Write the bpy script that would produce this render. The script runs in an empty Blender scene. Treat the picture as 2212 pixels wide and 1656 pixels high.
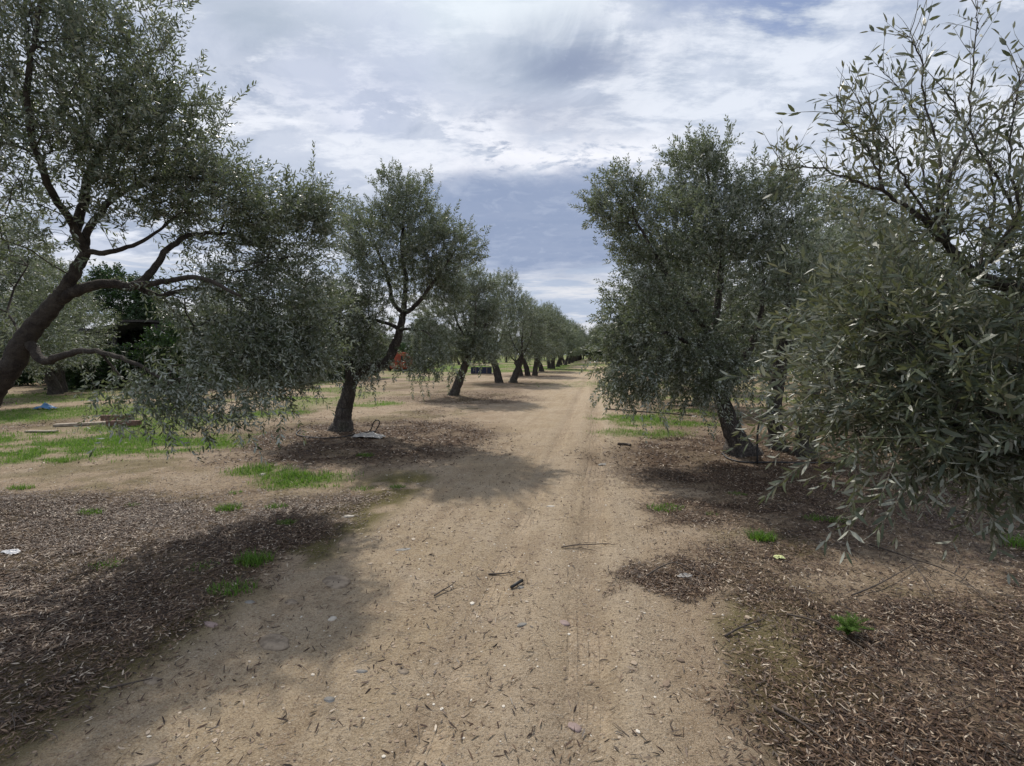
import bpy, math, random
import numpy as np
from mathutils import Vector

rs = np.random.RandomState(7)
random.seed(7)
SC = bpy.context.scene
COL = SC.collection

# ------------------------------------------------------------------ camera
CAM_H = 1.5
F = 1024.0 / 2212.0                      # focal length / picture width
PITCH = math.atan(63.0 / 1024.0)
cam_d = bpy.data.cameras.new('camera')
cam = bpy.data.objects.new('camera', cam_d)
COL.objects.link(cam)
cam.location = (0, 0, CAM_H)
cam.rotation_euler = (math.pi / 2 - PITCH, 0, 0)
cam_d.sensor_fit = 'HORIZONTAL'
cam_d.sensor_width = 36
cam_d.lens = 36 * F
cam_d.clip_start = 0.05
cam_d.clip_end = 3000
SC.camera = cam
SC.render.resolution_x, SC.render.resolution_y = 1024, 766

# ------------------------------------------------------------------ exposure
SC.view_settings.view_transform = 'Standard'
SC.view_settings.look = 'None'
SC.view_settings.exposure = 0.0
SC.view_settings.gamma = 1.0

# ------------------------------------------------------------------ sun
SUN_DIR = Vector((-0.33, 0.80, 1.0)).normalized()     # towards the sun
SUN_EL = math.asin(SUN_DIR.z)
SUN_AZ = math.atan2(SUN_DIR.x, SUN_DIR.y)
sd = bpy.data.lights.new('sun', 'SUN')
sd.energy = 3.9
sd.angle = math.radians(0.9)
sd.color = (1.0, 0.93, 0.84)
sun = bpy.data.objects.new('sun', sd)
COL.objects.link(sun)
sun.rotation_euler = SUN_DIR.to_track_quat('Z', 'Y').to_euler()


# ------------------------------------------------------------------ node helper
class NT:
    def __init__(self, tree):
        self.t = tree

    def n(self, typ, **kw):
        nd = self.t.nodes.new(typ)
        for k, v in kw.items():
            setattr(nd, k, v)
        return nd

    def link(self, a, b):
        self.t.links.new(a, b)

    def setin(self, sock, v):
        if isinstance(v, (int, float)):
            sock.default_value = v
        elif isinstance(v, (tuple, list)):
            if len(sock.default_value) == 4 and len(v) == 3:
                v = tuple(v) + (1,)
            sock.default_value = v
        else:
            self.link(v, sock)

    def m(self, op, a, b=0.0, c=0.0, clamp=False):
        nd = self.n('ShaderNodeMath', operation=op, use_clamp=clamp)
        self.setin(nd.inputs[0], a)
        self.setin(nd.inputs[1], b)
        self.setin(nd.inputs[2], c)
        return nd.outputs[0]

    def noise(self, vec, scale, detail=4, rough=0.55, dist=0.0, lac=2.0):
        nd = self.n('ShaderNodeTexNoise')
        if vec is not None:
            self.link(vec, nd.inputs['Vector'])
        nd.inputs['Scale'].default_value = scale
        nd.inputs['Detail'].default_value = detail
        nd.inputs['Roughness'].default_value = rough
        nd.inputs['Distortion'].default_value = dist
        nd.inputs['Lacunarity'].default_value = lac
        return nd.outputs['Fac']

    def mr(self, v, a, b, c=0.0, d=1.0, smooth=True):
        nd = self.n('ShaderNodeMapRange', interpolation_type='SMOOTHSTEP' if smooth else 'LINEAR')
        self.setin(nd.inputs[0], v)
        for i, q in enumerate((a, b, c, d)):
            nd.inputs[i + 1].default_value = q
        return nd.outputs[0]

    def mix(self, f, a, b, blend='MIX'):
        nd = self.n('ShaderNodeMix', data_type='RGBA', blend_type=blend)
        self.setin(nd.inputs[0], f)
        self.setin(nd.inputs[6], a)
        self.setin(nd.inputs[7], b)
        return nd.outputs[2]

    def ramp(self, f, stops):
        nd = self.n('ShaderNodeValToRGB')
        self.link(f, nd.inputs[0])
        e = nd.color_ramp.elements
        while len(e) < len(stops):
            e.new(0.5)
        for el, (p, c) in zip(e, stops):
            el.position = p
            el.color = tuple(c) + (1,)
        return nd.outputs[0]

    def vscale(self, vec, s):
        nd = self.n('ShaderNodeVectorMath', operation='MULTIPLY')
        self.link(vec, nd.inputs[0])
        nd.inputs[1].default_value = s
        return nd.outputs[0]


# ------------------------------------------------------------------ world: sky with broken cloud
world = bpy.data.worlds.new('World')
SC.world = world
world.use_nodes = True
wt = world.node_tree
wt.nodes.clear()
w = NT(wt)
SKY_STRENGTH = 0.1
tc = w.n('ShaderNodeTexCoord')
sep = w.n('ShaderNodeSeparateXYZ')
w.link(tc.outputs['Generated'], sep.inputs[0])
X, Y, Z = sep.outputs
sky = w.n('ShaderNodeTexSky', sky_type='NISHITA')
sky.sun_disc = False
sky.sun_elevation = SUN_EL
sky.sun_rotation = SUN_AZ % (2 * math.pi)
sky.air_density = 1.0
sky.dust_density = 1.5
el = w.m('ARCSINE', Z)
az = w.m('ARCTAN2', X, Y)
den = w.m('ADD', w.m('MAXIMUM', Z, 0.0), 0.16)
comb = w.n('ShaderNodeCombineXYZ')
w.link(w.m('DIVIDE', X, den), comb.inputs[0])
w.link(w.m('DIVIDE', Y, den), comb.inputs[1])
comb.inputs[2].default_value = 3.7
P = comb.outputs[0]
big = w.noise(P, 0.9, 3, 0.5, 0.35)
mid = w.noise(P, 2.2, 9, 0.60, 0.5)
fine = w.noise(P, 9, 8, 0.66, 0.5)
puffs = w.noise(w.vscale(P, (1.0, 1.6, 1.0)), 3.6, 12, 0.64, 0.25)


def blob(a0, e0, ra, re, lo=0.25, hi=1.15, warp=0.5):
    """soft patch of the sky round azimuth a0, elevation e0 (degrees); 1 inside"""
    a0, e0, ra, re = (math.radians(q) for q in (a0, e0, ra, re))
    dx = w.m('DIVIDE', w.m('SUBTRACT', az, a0), ra)
    dy = w.m('DIVIDE', w.m('SUBTRACT', el, e0), re)
    d = w.m('SQRT', w.m('ADD', w.m('MULTIPLY', dx, dx), w.m('MULTIPLY', dy, dy)))
    d = w.m('ADD', d, w.m('MULTIPLY', w.m('SUBTRACT', mid, 0.5), warp * 3))
    return w.mr(d, lo, hi, 1.0, 0.0)


def C(r, g, b):
    k = 1.12 / SKY_STRENGTH
    return (r * k, g * k, b * k, 1)


ridge = w.noise(w.vscale(P, (1.0, 2.2, 1.0)), 2.3, 14, 0.66, 0.15)
base = w.mix(w.mr(mid, 0.40, 0.60), C(0.37, 0.43, 0.55), C(0.56, 0.61, 0.72))
base = w.mix(w.m('MULTIPLY', w.mr(ridge, 0.47, 0.60), 0.80), base, C(0.80, 0.83, 0.90))
# bright thin veil towards the sun
base = w.mix(w.m('MULTIPLY', blob(-8, 37, 24, 9, 0.1, 1.3), 0.70), base, C(0.76, 0.84, 0.90))
# grey smudges of rain cloud
smear = w.noise(w.vscale(P, (2.6, 0.8, 1.0)), 1.5, 6, 0.6, 0.5)
base = w.mix(w.m('MULTIPLY', w.m('MULTIPLY', blob(5, 31.0, 13, 3.0, 0.0, 1.5, 0.9), w.mr(smear, 0.40, 0.58)), 0.75), base, C(0.30, 0.36, 0.48))
base = w.mix(w.m('MULTIPLY', blob(8.5, 30.0, 5.5, 1.6, 0.0, 1.5, 1.1), 0.7), base, C(0.24, 0.29, 0.42))
base = w.mix(w.m('MULTIPLY', blob(-27, 31, 10, 2.6, 0.0, 1.4, 0.7), 0.55), base, C(0.36, 0.43, 0.52))
base = w.mix(w.m('MULTIPLY', blob(1, 25.5, 12, 2.6, 0.1, 1.3, 0.9), 0.65), base, C(0.45, 0.49, 0.60))
# white ridges of cumulus across the middle
wp = w.mr(puffs, 0.44, 0.53)
base = w.mix(w.m('MULTIPLY', blob(-14, 24.5, 20, 4.6, 0.2, 1.2, 0.9), wp), base, C(0.84, 0.86, 0.93))
base = w.mix(w.m('MULTIPLY', blob(8, 21.0, 22, 3.4, 0.2, 1.2, 0.9), wp), base, C(0.86, 0.87, 0.93))
base = w.mix(w.m('MULTIPLY', blob(28, 26, 17, 9, 0.2, 1.3, 0.5), 0.40), base, C(0.70, 0.76, 0.86))
# slate-blue bank low over the track
base = w.mix(w.m('MULTIPLY', blob(3, 18.5, 15, 2.6, 0.2, 1.2, 0.8), 0.60), base, C(0.38, 0.44, 0.58))
base = w.mix(w.m('MULTIPLY', blob(3, 14.5, 26, 6.6, 0.55, 1.15, 0.35), 0.92), base, C(0.265, 0.33, 0.48))
base = w.mix(w.m('MULTIPLY', blob(-24, 16.0, 16, 5, 0.3, 1.2, 0.5), 0.65), base, C(0.34, 0.41, 0.55))
# thin bars of light in the bank and a pale band at the horizon
bars = w.noise(w.vscale(tc.outputs['Generated'], (1.6, 1.6, 17)), 1.7, 7, 0.6, 0.25)
low = w.mr(el, math.radians(9), math.radians(17), 1.0, 0.0)
base = w.mix(w.m('MULTIPLY', w.m('MULTIPLY', low, w.mr(bars, 0.50, 0.66)), 0.35), base, C(0.50, 0.55, 0.68))
hz = w.mr(w.m('ADD', el, w.m('MULTIPLY', w.m('SUBTRACT', bars, 0.5), 0.25)), math.radians(7.5), math.radians(10.5), 1.0, 0.0)
hcol = w.mix(w.mr(bars, 0.40, 0.52, 1.0, 0.0), C(0.70, 0.71, 0.75), C(0.42, 0.49, 0.62))
base = w.mix(w.m('MULTIPLY', hz, 0.85), base, hcol)
# fine wrinkled texture of the cloud sheet
base = w.mix(w.m('MULTIPLY', w.mr(fine, 0.50, 0.66), 0.30), base, C(0.46, 0.52, 0.65))
# open blue between the clouds, mostly up to the right
gap = w.mr(big, 0.58, 0.70, 0.0, 0.30)
gap = w.m('MAXIMUM', gap, w.m('MULTIPLY', blob(34, 34, 20, 6, 0.2, 1.2, 0.8), w.mr(ridge, 0.52, 0.42, 0.0, 0.9)))
gap = w.m('MULTIPLY', gap, w.mr(el, 0.12, 0.3))
blue = w.mix(0.55, sky.outputs[0], C(0.24, 0.32, 0.55))
base = w.mix(gap, base, blue)
# below the horizon
base = w.mix(w.mr(Z, -0.08, -0.03, 1.0, 0.0), base, C(0.16, 0.14, 0.11))
bg = w.n('ShaderNodeBackground')
w.link(base, bg.inputs[0])
bg.inputs[1].default_value = SKY_STRENGTH
wo = w.n('ShaderNodeOutputWorld')
w.link(bg.outputs[0], wo.inputs[0])

# ------------------------------------------------------------------ picture helpers (2212 x 1656 survey of the photograph)
cp, sp = math.cos(PITCH), math.sin(PITCH)


def ray(px, py):
    a = (px - 1106.0) / 1024.0
    b = (828.0 - py) / 1024.0
    return np.array([a, cp + b * sp, -sp + b * cp])


def W(px, py, Yd):
    d = ray(px, py)
    return np.array([0, 0, CAM_H]) + d * (Yd / d[1])


def G(px, py):
    d = ray(px, py)
    return (np.array([0, 0, CAM_H]) + d * (CAM_H / -d[2]))[:2]


# track frame
TAN = 0.18
CT = 1 / math.sqrt(1 + TAN * TAN)
ST = TAN * CT


def uv(x, y):
    return x * ST + y * CT, x * CT - y * ST


def xy(u, v):
    return v * CT + u * ST, -v * ST + u * CT


# ------------------------------------------------------------------ value noise
_tab = np.random.RandomState(3).rand(256, 256)


def vn(x, y):
    xi = np.floor(x).astype(int)
    yi = np.floor(y).astype(int)
    fx = x - xi
    fy = y - yi
    fx = fx * fx * (3 - 2 * fx)
    fy = fy * fy * (3 - 2 * fy)
    a = _tab[xi & 255, yi & 255]
    b = _tab[(xi + 1) & 255, yi & 255]
    c = _tab[xi & 255, (yi + 1) & 255]
    d = _tab[(xi + 1) & 255, (yi + 1) & 255]
    return (a * (1 - fx) + b * fx) * (1 - fy) + (c * (1 - fx) + d * fx) * fy


def fbm(x, y, s, o=4):
    r = 0
    a = 0.5
    t = 0
    for i in range(o):
        r = r + a * vn(x * s + 17.3 * i, y * s + 9.1 * i)
        t += a
        a *= 0.5
        s *= 2.03
    return r / t


def sstep(x, a, b):
    t = np.clip((x - a) / (b - a), 0, 1)
    return t * t * (3 - 2 * t)


def ground_h(x, y):
    x = np.asarray(x, float)
    y = np.asarray(y, float)
    u, v = uv(x, y)
    h = 0.05 * (fbm(x + 50, y + 50, 0.45, 3) - 0.5)
    rough = 1 - sstep(v, -2.3, -1.7) * (1 - sstep(v, 0.1, 0.6)) * 0.8
    h = h + 0.035 * rough * (fbm(x, y, 2.2, 3) - 0.5) + 0.010 * (fbm(x + 9, y, 9.0, 3) - 0.5)
    w_ = v + .10 * (fbm(u + 5, u * 0 + 2, .6, 2) - .5)
    h = h - 0.028 * np.exp(-((w_ + 0.03) / 0.15) ** 2) + 0.012 * np.exp(-((w_ - 0.22) / 0.09) ** 2) + 0.010 * np.exp(-((w_ + .30) / 0.09) ** 2)
    h = h - 0.016 * np.exp(-((w_ + 0.66) / 0.15) ** 2) - 0.014 * np.exp(-((w_ + 1.55) / 0.22) ** 2)
    for (tx, ty) in TREE_BASES:
        h = h + 0.06 * np.exp(-((x - tx) ** 2 + (y - ty) ** 2) / 0.6)
    return h


def gh(x, y):
    return float(ground_h(np.array([x]), np.array([y]))[0])


# trees of the two rows beside the track (x, y)
T1 = tuple(G(738, 936))
R1 = (3.75, 7.1)
TREE_BASES = [T1, R1, (-5.1, 4.2), (3.4, 2.2), tuple(G(980, 858)), (5.35, 13.4)]


def soft(x, y, cx, cy, rx, ry, e=0.35):
    d = np.sqrt(((x - cx) / rx) ** 2 + ((y - cy) / ry) ** 2)
    return 1 - sstep(d, 1 - e, 1 + e)


def litter_d(x, y):
    """share of the ground hidden by fallen leaves"""
    u, v = uv(x, y)
    n = fbm(x, y, 1.1, 4) - 0.5
    n2 = fbm(x + 31, y + 7, 3.3, 3) - 0.5
    xx = x + n * 0.9
    yy = y + n2 * 0.6
    n3 = fbm(x + 71, y + 17, 9.0, 2) - 0.5
    vv = v + n * 0.40 + n2 * 0.38 + n3 * .22
    d = sstep(-vv, 1.95, 2.60) * (1 - sstep(yy, 4.4, 5.4))
    d = np.maximum(d, soft(xx, yy, -2.6, 8.5, 2.3, 2.3) * 0.95)
    for k, (tx, ty) in enumerate(ROW_TREES):
        d = np.maximum(d, soft(xx, yy, tx + 0.5, ty - 0.5, 2.3, 1.9) * 0.7)
    # right side
    r = sstep(vv, 0.28, 0.95) * (1 - sstep(yy, 8.3, 9.6))
    r = r * (0.62 + 0.38 * sstep(n2, -0.1, 0.12))
    for (cx, cy, rx, ry, k) in [(0.98, 3.75, .5, .28, .8), (1.75, 5.1, .75, .32, .75), (0.95, 2.65, .38, .55, .85),
                                (2.6, 3.2, .9, .35, .6), (1.6, 3.9, .35, .2, .5), (3.0, 3.7, 1.0, .25, .5), (1.9, 10.4, 1.6, 1.4, 1)]:
        r = r * (1 - k * soft(x + n2 * .5, y + n * .4, cx, cy, rx, ry, .5))
    r = np.maximum(r, soft(xx, yy, 1.15, 3.05, .42, .26, .4) * .95)
    r = np.maximum(r, soft(xx, yy, 4.2, 6.5, 2.9, 1.9) * 0.95)
    d = np.maximum(d, r)
    d = d * (0.58 + 0.42 * sstep(fbm(x + 3, y + 80, 2.4, 4), 0.34, 0.54))
    out = sstep(np.abs(v + 0.85), 1.4, 2.6) * (0.10 + 0.35 * sstep(fbm(x, y + 40, .5, 3), .45, .65))
    return np.clip(np.maximum(d, out * sstep(y, 4, 8)), 0, 1)


ROW_TREES = []
for k in range(1, 16):
    yy_ = T1[1] + 7.9 * k
    ROW_TREES.append((T1[0] + 0.183 * (yy_ - T1[1]), yy_))
ROW_TREES[0] = tuple(G(980, 858))
ROW_R = [(R1[0] + 0.6 + 0.19 * 7.0 * k, R1[1] + 6.6 * k) for k in range(1, 17)]

GRASS = [  # view x, view y, radius x (m), radius y (m), strength
    (60, 962, 2.4, 1.15, 1.0), (200, 955, 1.7, 1.05, 1.0), (330, 960, 1.3, .9, 1.0), (420, 955, .7, .55, .7), (20, 905, 1.5, .8, .8), (60, 860, 2.2, 1.0, .7),
    (640, 861, 1.3, .7, 1.0), (797, 874, .9, .7, 1.0), (590, 893, .8, .6, .9), (660, 826, 1.6, .6, .8),
    (555, 1018, .36, .26, 1.), (600, 1022, .3, .2, .9), (655, 1035, .50, .28, 1.), (640, 1052, .4, .12, .8),
    (1385, 905, 1.1, .6, 1.0), (1450, 915, 1.0, .45, .9), (1400, 935, .8, .45, .7), (1500, 893, .8, .5, .9), (1420, 858, 1.6, .7, .9),
    (1240, 800, 2.2, 4.5, .7), (1275, 788, 3.5, 10, .75), (1420, 830, 5, 2.5, .5), (1620, 850, 3.0, .8, .5), (1700, 865, 2.5, 1.0, .6),
]


def grass_d(x, y):
    n = fbm(x + 60, y + 13, 1.7, 4) - 0.5
    n2 = fbm(x + 5, y + 33, 5.0, 3) - 0.5
    g = np.zeros_like(x)
    for (px, py, rx, ry, s) in GRASS:
        c = G(px, py)
        g = np.maximum(g, s * soft(x + n * rx * .9 + n2 * .3 * rx, y + n2 * ry * 1.2, c[0], c[1], rx, ry, .5))
    u, v = uv(x, y)
    inter = sstep(fbm(x, y, .22, 4), .36, .52) * sstep(y, 30, 44) * sstep(np.abs(v + .85), 1.2, 3.5) * .9
    inter2 = sstep(fbm(x + 100, y, .4, 4), .50, .62) * sstep(v, 5.5, 7.5) * sstep(y, 7, 11) * .5
    inter3 = sstep(fbm(x + 100, y, .4, 4), .50, .62) * sstep(-v, 7, 9) * .6
    brk = sstep(fbm(x + 11, y + 3, 1.9, 4), .28, .42) * .75 + .25 * sstep(fbm(x, y + 9, 6.0, 3), .4, .6)
    g = g * brk
    return np.clip(np.maximum.reduce([g, inter, inter2, inter3]), 0, 1)


def moss_d(x, y):
    u, v = uv(x, y)
    n = fbm(x + 7, y + 77, 2.6, 4)
    n2 = fbm(x + 47, y + 17, .9, 3)
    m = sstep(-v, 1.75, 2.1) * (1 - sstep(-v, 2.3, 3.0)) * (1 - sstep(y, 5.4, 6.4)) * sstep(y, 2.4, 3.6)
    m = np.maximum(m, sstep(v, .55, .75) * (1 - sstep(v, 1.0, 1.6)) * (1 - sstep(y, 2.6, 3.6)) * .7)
    m = np.maximum(m, sstep(-v, 1.9, 2.3) * (1 - sstep(y, 2.4, 3.6)) * .95)  # near-left moss, thickened also to paint in the corner's missing shade
    m = np.maximum(m, sstep(v, .8, 1.2) * (1 - sstep(y, 3.6, 4.4)) * sstep(n2, .42, .56) * .7)
    m = np.maximum(m, grass_d(x, y) * .6)
    m = np.maximum(m, sstep(n2, .5, .62) * .5 * sstep(np.abs(v + .85), 1.5, 3.0))
    return np.clip(m * sstep(n, .30, .50) * 1.25, 0, 1)


# ------------------------------------------------------------------ mesh helpers
def mesh(name, V, faces, mats, midx=None, rnd=None, parent=None, smooth=False, loc=(0, 0, 0), link=True, colattr=None):
    """faces: list of (n,k) int arrays; midx / rnd: list of arrays matching"""
    V = np.asarray(V, np.float32).reshape(-1, 3)
    faces = [np.asarray(f, np.int32) for f in faces if len(f)]
    me = bpy.data.meshes.new(name)
    me.vertices.add(len(V))
    me.vertices.foreach_set('co', V.ravel())
    nl = sum(f.size for f in faces)
    nf = sum(len(f) for f in faces)
    me.loops.add(nl)
    me.loops.foreach_set('vertex_index', np.concatenate([f.ravel() for f in faces]))
    tot = np.concatenate([np.full(len(f), f.shape[1], np.int32) for f in faces])
    st = np.concatenate([[0], np.cumsum(tot)[:-1]]).astype(np.int32)
    me.polygons.add(nf)
    me.polygons.foreach_set('loop_start', st)
    for m_ in (mats if isinstance(mats, (list, tuple)) else [mats]):
        me.materials.append(m_)
    if midx is not None:
        me.polygons.foreach_set('material_index', np.concatenate(midx).astype(np.int32))
    if rnd is not None:
        at = me.attributes.new('rnd', 'FLOAT', 'FACE')
        at.data.foreach_set('value', np.concatenate(rnd).astype(np.float32))
    if colattr is not None:
        at = me.color_attributes.new('zones', 'FLOAT_COLOR', 'POINT')
        at.data.foreach_set('color', np.asarray(colattr, np.float32).ravel())
    me.polygons.foreach_set('use_smooth', np.full(nf, smooth))
    me.update(calc_edges=True)
    me.validate()
    ob = bpy.data.objects.new(name, me)
    ob.location = loc
    if link:
        COL.objects.link(ob)
    if parent is not None:
        ob.parent = parent
    return ob


def tag(o, label=None, cat=None, group=None, kind=None):
    if label:
        o['label'] = label
    if cat:
        o['category'] = cat
    if group:
        o['group'] = group
    if kind:
        o['kind'] = kind
    return o


def empty(name, loc):
    o = bpy.data.objects.new(name, None)
    o.empty_display_size = 0.2
    COL.objects.link(o)
    o.location = loc
    return o


def catmull(P_, n):
    P_ = np.asarray(P_, float)
    Q = np.vstack([2 * P_[0] - P_[1], P_, 2 * P_[-1] - P_[-2]])
    out = []
    for i in range(1, len(Q) - 2):
        for t in np.linspace(0, 1, n, endpoint=False):
            a, b, c, d = Q[i - 1], Q[i], Q[i + 1], Q[i + 2]
            out.append(0.5 * ((2 * b) + (-a + c) * t + (2 * a - 5 * b + 4 * c - d) * t * t + (-a + 3 * b - 3 * c + d) * t ** 3))
    out.append(Q[-2])
    return np.array(out)


class Buf:
    """collects tubes and other quads"""
    def __init__(self):
        self.V = []
        self.F = []
        self.T = []
        self.n = 0

    def tube(self, pts, rad, sides=6, cap=True, lump=0.0):
        pts = np.asarray(pts, float)
        k = len(pts)
        rad = np.broadcast_to(np.asarray(rad, float), (k,))
        tan = np.gradient(pts, axis=0)
        tan /= np.linalg.norm(tan, axis=1)[:, None] + 1e-9
        nrm = np.zeros_like(tan)
        r0 = np.cross(tan[0], (0.31, 0.87, 0.37))
        nrm[0] = r0 / (np.linalg.norm(r0) + 1e-9)
        for i in range(1, k):
            q = nrm[i - 1] - tan[i] * np.dot(nrm[i - 1], tan[i])
            nrm[i] = q / (np.linalg.norm(q) + 1e-9)
        bi = np.cross(tan, nrm)
        a = np.linspace(0, 2 * math.pi, sides, endpoint=False)
        R = rad[:, None] * np.ones(sides)
        if lump:
            s = np.concatenate([[0], np.cumsum(np.linalg.norm(np.diff(pts, axis=0), axis=1))])
            A, S_ = np.meshgrid(a, s)
            ph = pts[0, 0] * 7
            R = R * (1 + lump * (0.5 * np.sin(3 * A + 2.1 * S_ + ph) + 0.35 * np.sin(5 * A - 6 * S_ + ph * 2) + 0.3 * np.sin(2 * A + 11 * S_)
                                 + 0.9 * (fbm(np.cos(A) * 2 + 30, S_ * 3 + np.sin(A) * 2 + 20 + ph, 2.0, 4) - 0.5) * 2))
        ring = pts[:, None, :] + R[:, :, None] * (np.cos(a)[None, :, None] * nrm[:, None, :] + np.sin(a)[None, :, None] * bi[:, None, :])
        base_ = self.n
        self.V.append(ring.reshape(-1, 3))
        self.n += k * sides
        i = np.arange(k - 1)[:, None] * sides
        j = np.arange(sides)[None, :]
        j2 = (j + 1) % sides
        q = np.stack([i + j, i + j2, i + sides + j2, i + sides + j], -1).reshape(-1, 4) + base_
        self.F.append(q)
        if cap:
            self.V.append(np.array([pts[0], pts[-1]]))
            c0, c1 = self.n, self.n + 1
            self.n += 2
            jj = np.arange(sides)
            self.T.append(np.stack([np.full(sides, c0), base_ + (jj + 1) % sides, base_ + jj], -1))
            o = base_ + (k - 1) * sides
            self.T.append(np.stack([np.full(sides, c1), o + jj, o + (jj + 1) % sides], -1))

    def add(self, V, Q=None, T=None):
        V = np.asarray(V, float)
        if Q is not None and len(Q):
            self.F.append(np.asarray(Q) + self.n)
        if T is not None and len(T):
            self.T.append(np.asarray(T) + self.n)
        self.V.append(V)
        self.n += len(V)

    def box(self, c, s, rz=0.0, taper=1.0, tilt=0.0):
        c = np.asarray(c, float)
        v = np.array([[x, y, z] for z in (-.5, .5) for (x, y) in ((-.5, -.5), (.5, -.5), (.5, .5), (-.5, .5))])
        v[4:, :2] *= taper
        v = v * np.asarray(s)
        if tilt:
            ct, st = math.cos(tilt), math.sin(tilt)
            v = np.stack([v[:, 0] * ct - v[:, 2] * st, v[:, 1], v[:, 0] * st + v[:, 2] * ct], -1)
        cz, sz = math.cos(rz), math.sin(rz)
        v = np.stack([v[:, 0] * cz - v[:, 1] * sz, v[:, 0] * sz + v[:, 1] * cz, v[:, 2]], -1) + c
        self.add(v, [[0, 3, 2, 1], [4, 5, 6, 7], [0, 1, 5, 4], [1, 2, 6, 5], [2, 3, 7, 6], [3, 0, 4, 7]])

    def make(self, name, mats, parent=None, smooth=False, bevel=0.0, rnd=None, **k):
        V = np.vstack(self.V)
        fs = []
        if self.F:
            fs.append(np.vstack(self.F))
        if self.T:
            fs.append(np.vstack(self.T))
        o = mesh(name, V, fs, mats, parent=parent, smooth=smooth, **k)
        if bevel:
            md = o.modifiers.new('bevel', 'BEVEL')
            md.width = bevel
            md.segments = 2
            md.limit_method = 'ANGLE'
        return o


# ------------------------------------------------------------------ materials
def mat(name):
    m_ = bpy.data.materials.new(name)
    m_.use_nodes = True
    t = m_.node_tree
    t.nodes.clear()
    q = NT(t)
    q.out = q.n('ShaderNodeOutputMaterial')
    q.p = q.n('ShaderNodeBsdfPrincipled')
    q.link(q.p.outputs[0], q.out.inputs[0])
    return m_, q


def simple(name, col, rough=0.6, var=0.25, scale=8, bump=0.2, metal=0.0, col2=None, bdist=0.01):
    m_, q = mat(name)
    t = q.n('ShaderNodeTexCoord').outputs['Object']
    n = q.noise(t, scale, 6, 0.6)
    a = tuple(c * (1 - var) for c in col)
    b = col2 or tuple(min(1, c * (1 + var)) for c in col)
    q.link(q.mix(q.mr(n, .3, .7), a, b), q.p.inputs['Base Color'])
    q.p.inputs['Roughness'].default_value = rough
    q.p.inputs['Metallic'].default_value = metal
    b_ = q.n('ShaderNodeBump')
    b_.inputs['Strength'].default_value = bump
    b_.inputs['Distance'].default_value = bdist
    q.link(q.noise(t, scale * 5, 5, .6), b_.inputs['Height'])
    q.link(b_.outputs[0], q.p.inputs['Normal'])
    return m_


def leaf_mat(name, top, top2, under, trans, rough=0.38, tw=0.28, spec=0.5):
    m_, q = mat(name)
    at = q.n('ShaderNodeAttribute', attribute_name='rnd').outputs['Fac']
    geo = q.n('ShaderNodeNewGeometry')
    c = q.mix(at, top, top2)
    c = q.mix(geo.outputs['Backfacing'], c, under)
    q.link(c, q.p.inputs['Base Color'])
    q.link(q.m('ADD', rough, q.m('MULTIPLY', geo.outputs['Backfacing'], 0.25)), q.p.inputs['Roughness'])
    q.p.inputs['Specular IOR Level'].default_value = spec
    tr = q.n('ShaderNodeBsdfTranslucent')
    tr.inputs[0].default_value = tuple(trans) + (1,)
    mx = q.n('ShaderNodeMixShader')
    mx.inputs[0].default_value = tw
    q.link(q.p.outputs[0], mx.inputs[1])
    q.link(tr.outputs[0], mx.inputs[2])
    q.link(mx.outputs[0], q.out.inputs[0])
    return m_


M_LEAF = leaf_mat('olive_leaf', (0.044, 0.062, 0.040), (0.120, 0.145, 0.092), (0.37, 0.40, 0.35), (0.16, 0.20, 0.08), rough=.42, tw=.30, spec=.5)
M_LEAF_NEAR = leaf_mat('olive_leaf_close', (0.044, 0.062, 0.040), (0.115, 0.135, 0.080), (0.34, 0.35, 0.29), (0.16, 0.18, 0.06), rough=0.42, spec=.5, tw=.2)
M_IVY = leaf_mat('broad_green_leaf', (0.014, 0.036, 0.010), (0.032, 0.070, 0.018), (0.04, 0.07, 0.03), (0.05, 0.11, 0.015), tw=0.2)
M_GRASS = leaf_mat('grass_blade', (0.060, 0.150, 0.018), (0.230, 0.300, 0.060), (0.09, 0.17, 0.03), (0.16, 0.32, 0.03), rough=0.5, tw=0.35, spec=.3)

# fallen leaves
M_LITTER, q = mat('fallen_leaf')
at = q.n('ShaderNodeAttribute', attribute_name='rnd').outputs['Fac']
c = q.ramp(at, [(0.0, (0.022, 0.013, 0.009)), (0.40, (0.070, 0.040, 0.025)), (0.70, (0.145, 0.092, 0.056)), (0.88, (0.25, 0.180, 0.120)), (1.0, (0.50, 0.43, 0.34))])
q.link(c, q.p.inputs['Base Color'])
q.p.inputs['Roughness'].default_value = 0.55
q.p.inputs['Specular IOR Level'].default_value = 0.35

# bark
M_BARK, q = mat('olive_bark')
t = q.n('ShaderNodeTexCoord').outputs['Object']
ts = q.vscale(t, (1, 1, 0.30))
n1 = q.noise(ts, 14, 8, .65, .8)
n2 = q.noise(t, 3.0, 4, .6)
vo = q.n('ShaderNodeTexVoronoi', feature='DISTANCE_TO_EDGE')
q.link(ts, vo.inputs['Vector'])
vo.inputs['Scale'].default_value = 38
crack = q.mr(vo.outputs['Distance'], 0.0, 0.22)
c = q.mix(q.mr(n1, .3, .7), (0.030, 0.024, 0.020), (0.135, 0.115, 0.098))
c = q.mix(q.m('MULTIPLY', q.mr(n2, .5, .68), .5), c, (0.075, 0.080, 0.048))
c = q.mix(q.m('MULTIPLY', q.m('SUBTRACT', 1.0, crack), .6), c, (0.018, 0.015, 0.013))
q.link(c, q.p.inputs['Base Color'])
q.p.inputs['Roughness'].default_value = 0.9
b_ = q.n('ShaderNodeBump')
b_.inputs['Strength'].default_value = 0.9
b_.inputs['Distance'].default_value = 0.03
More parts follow.
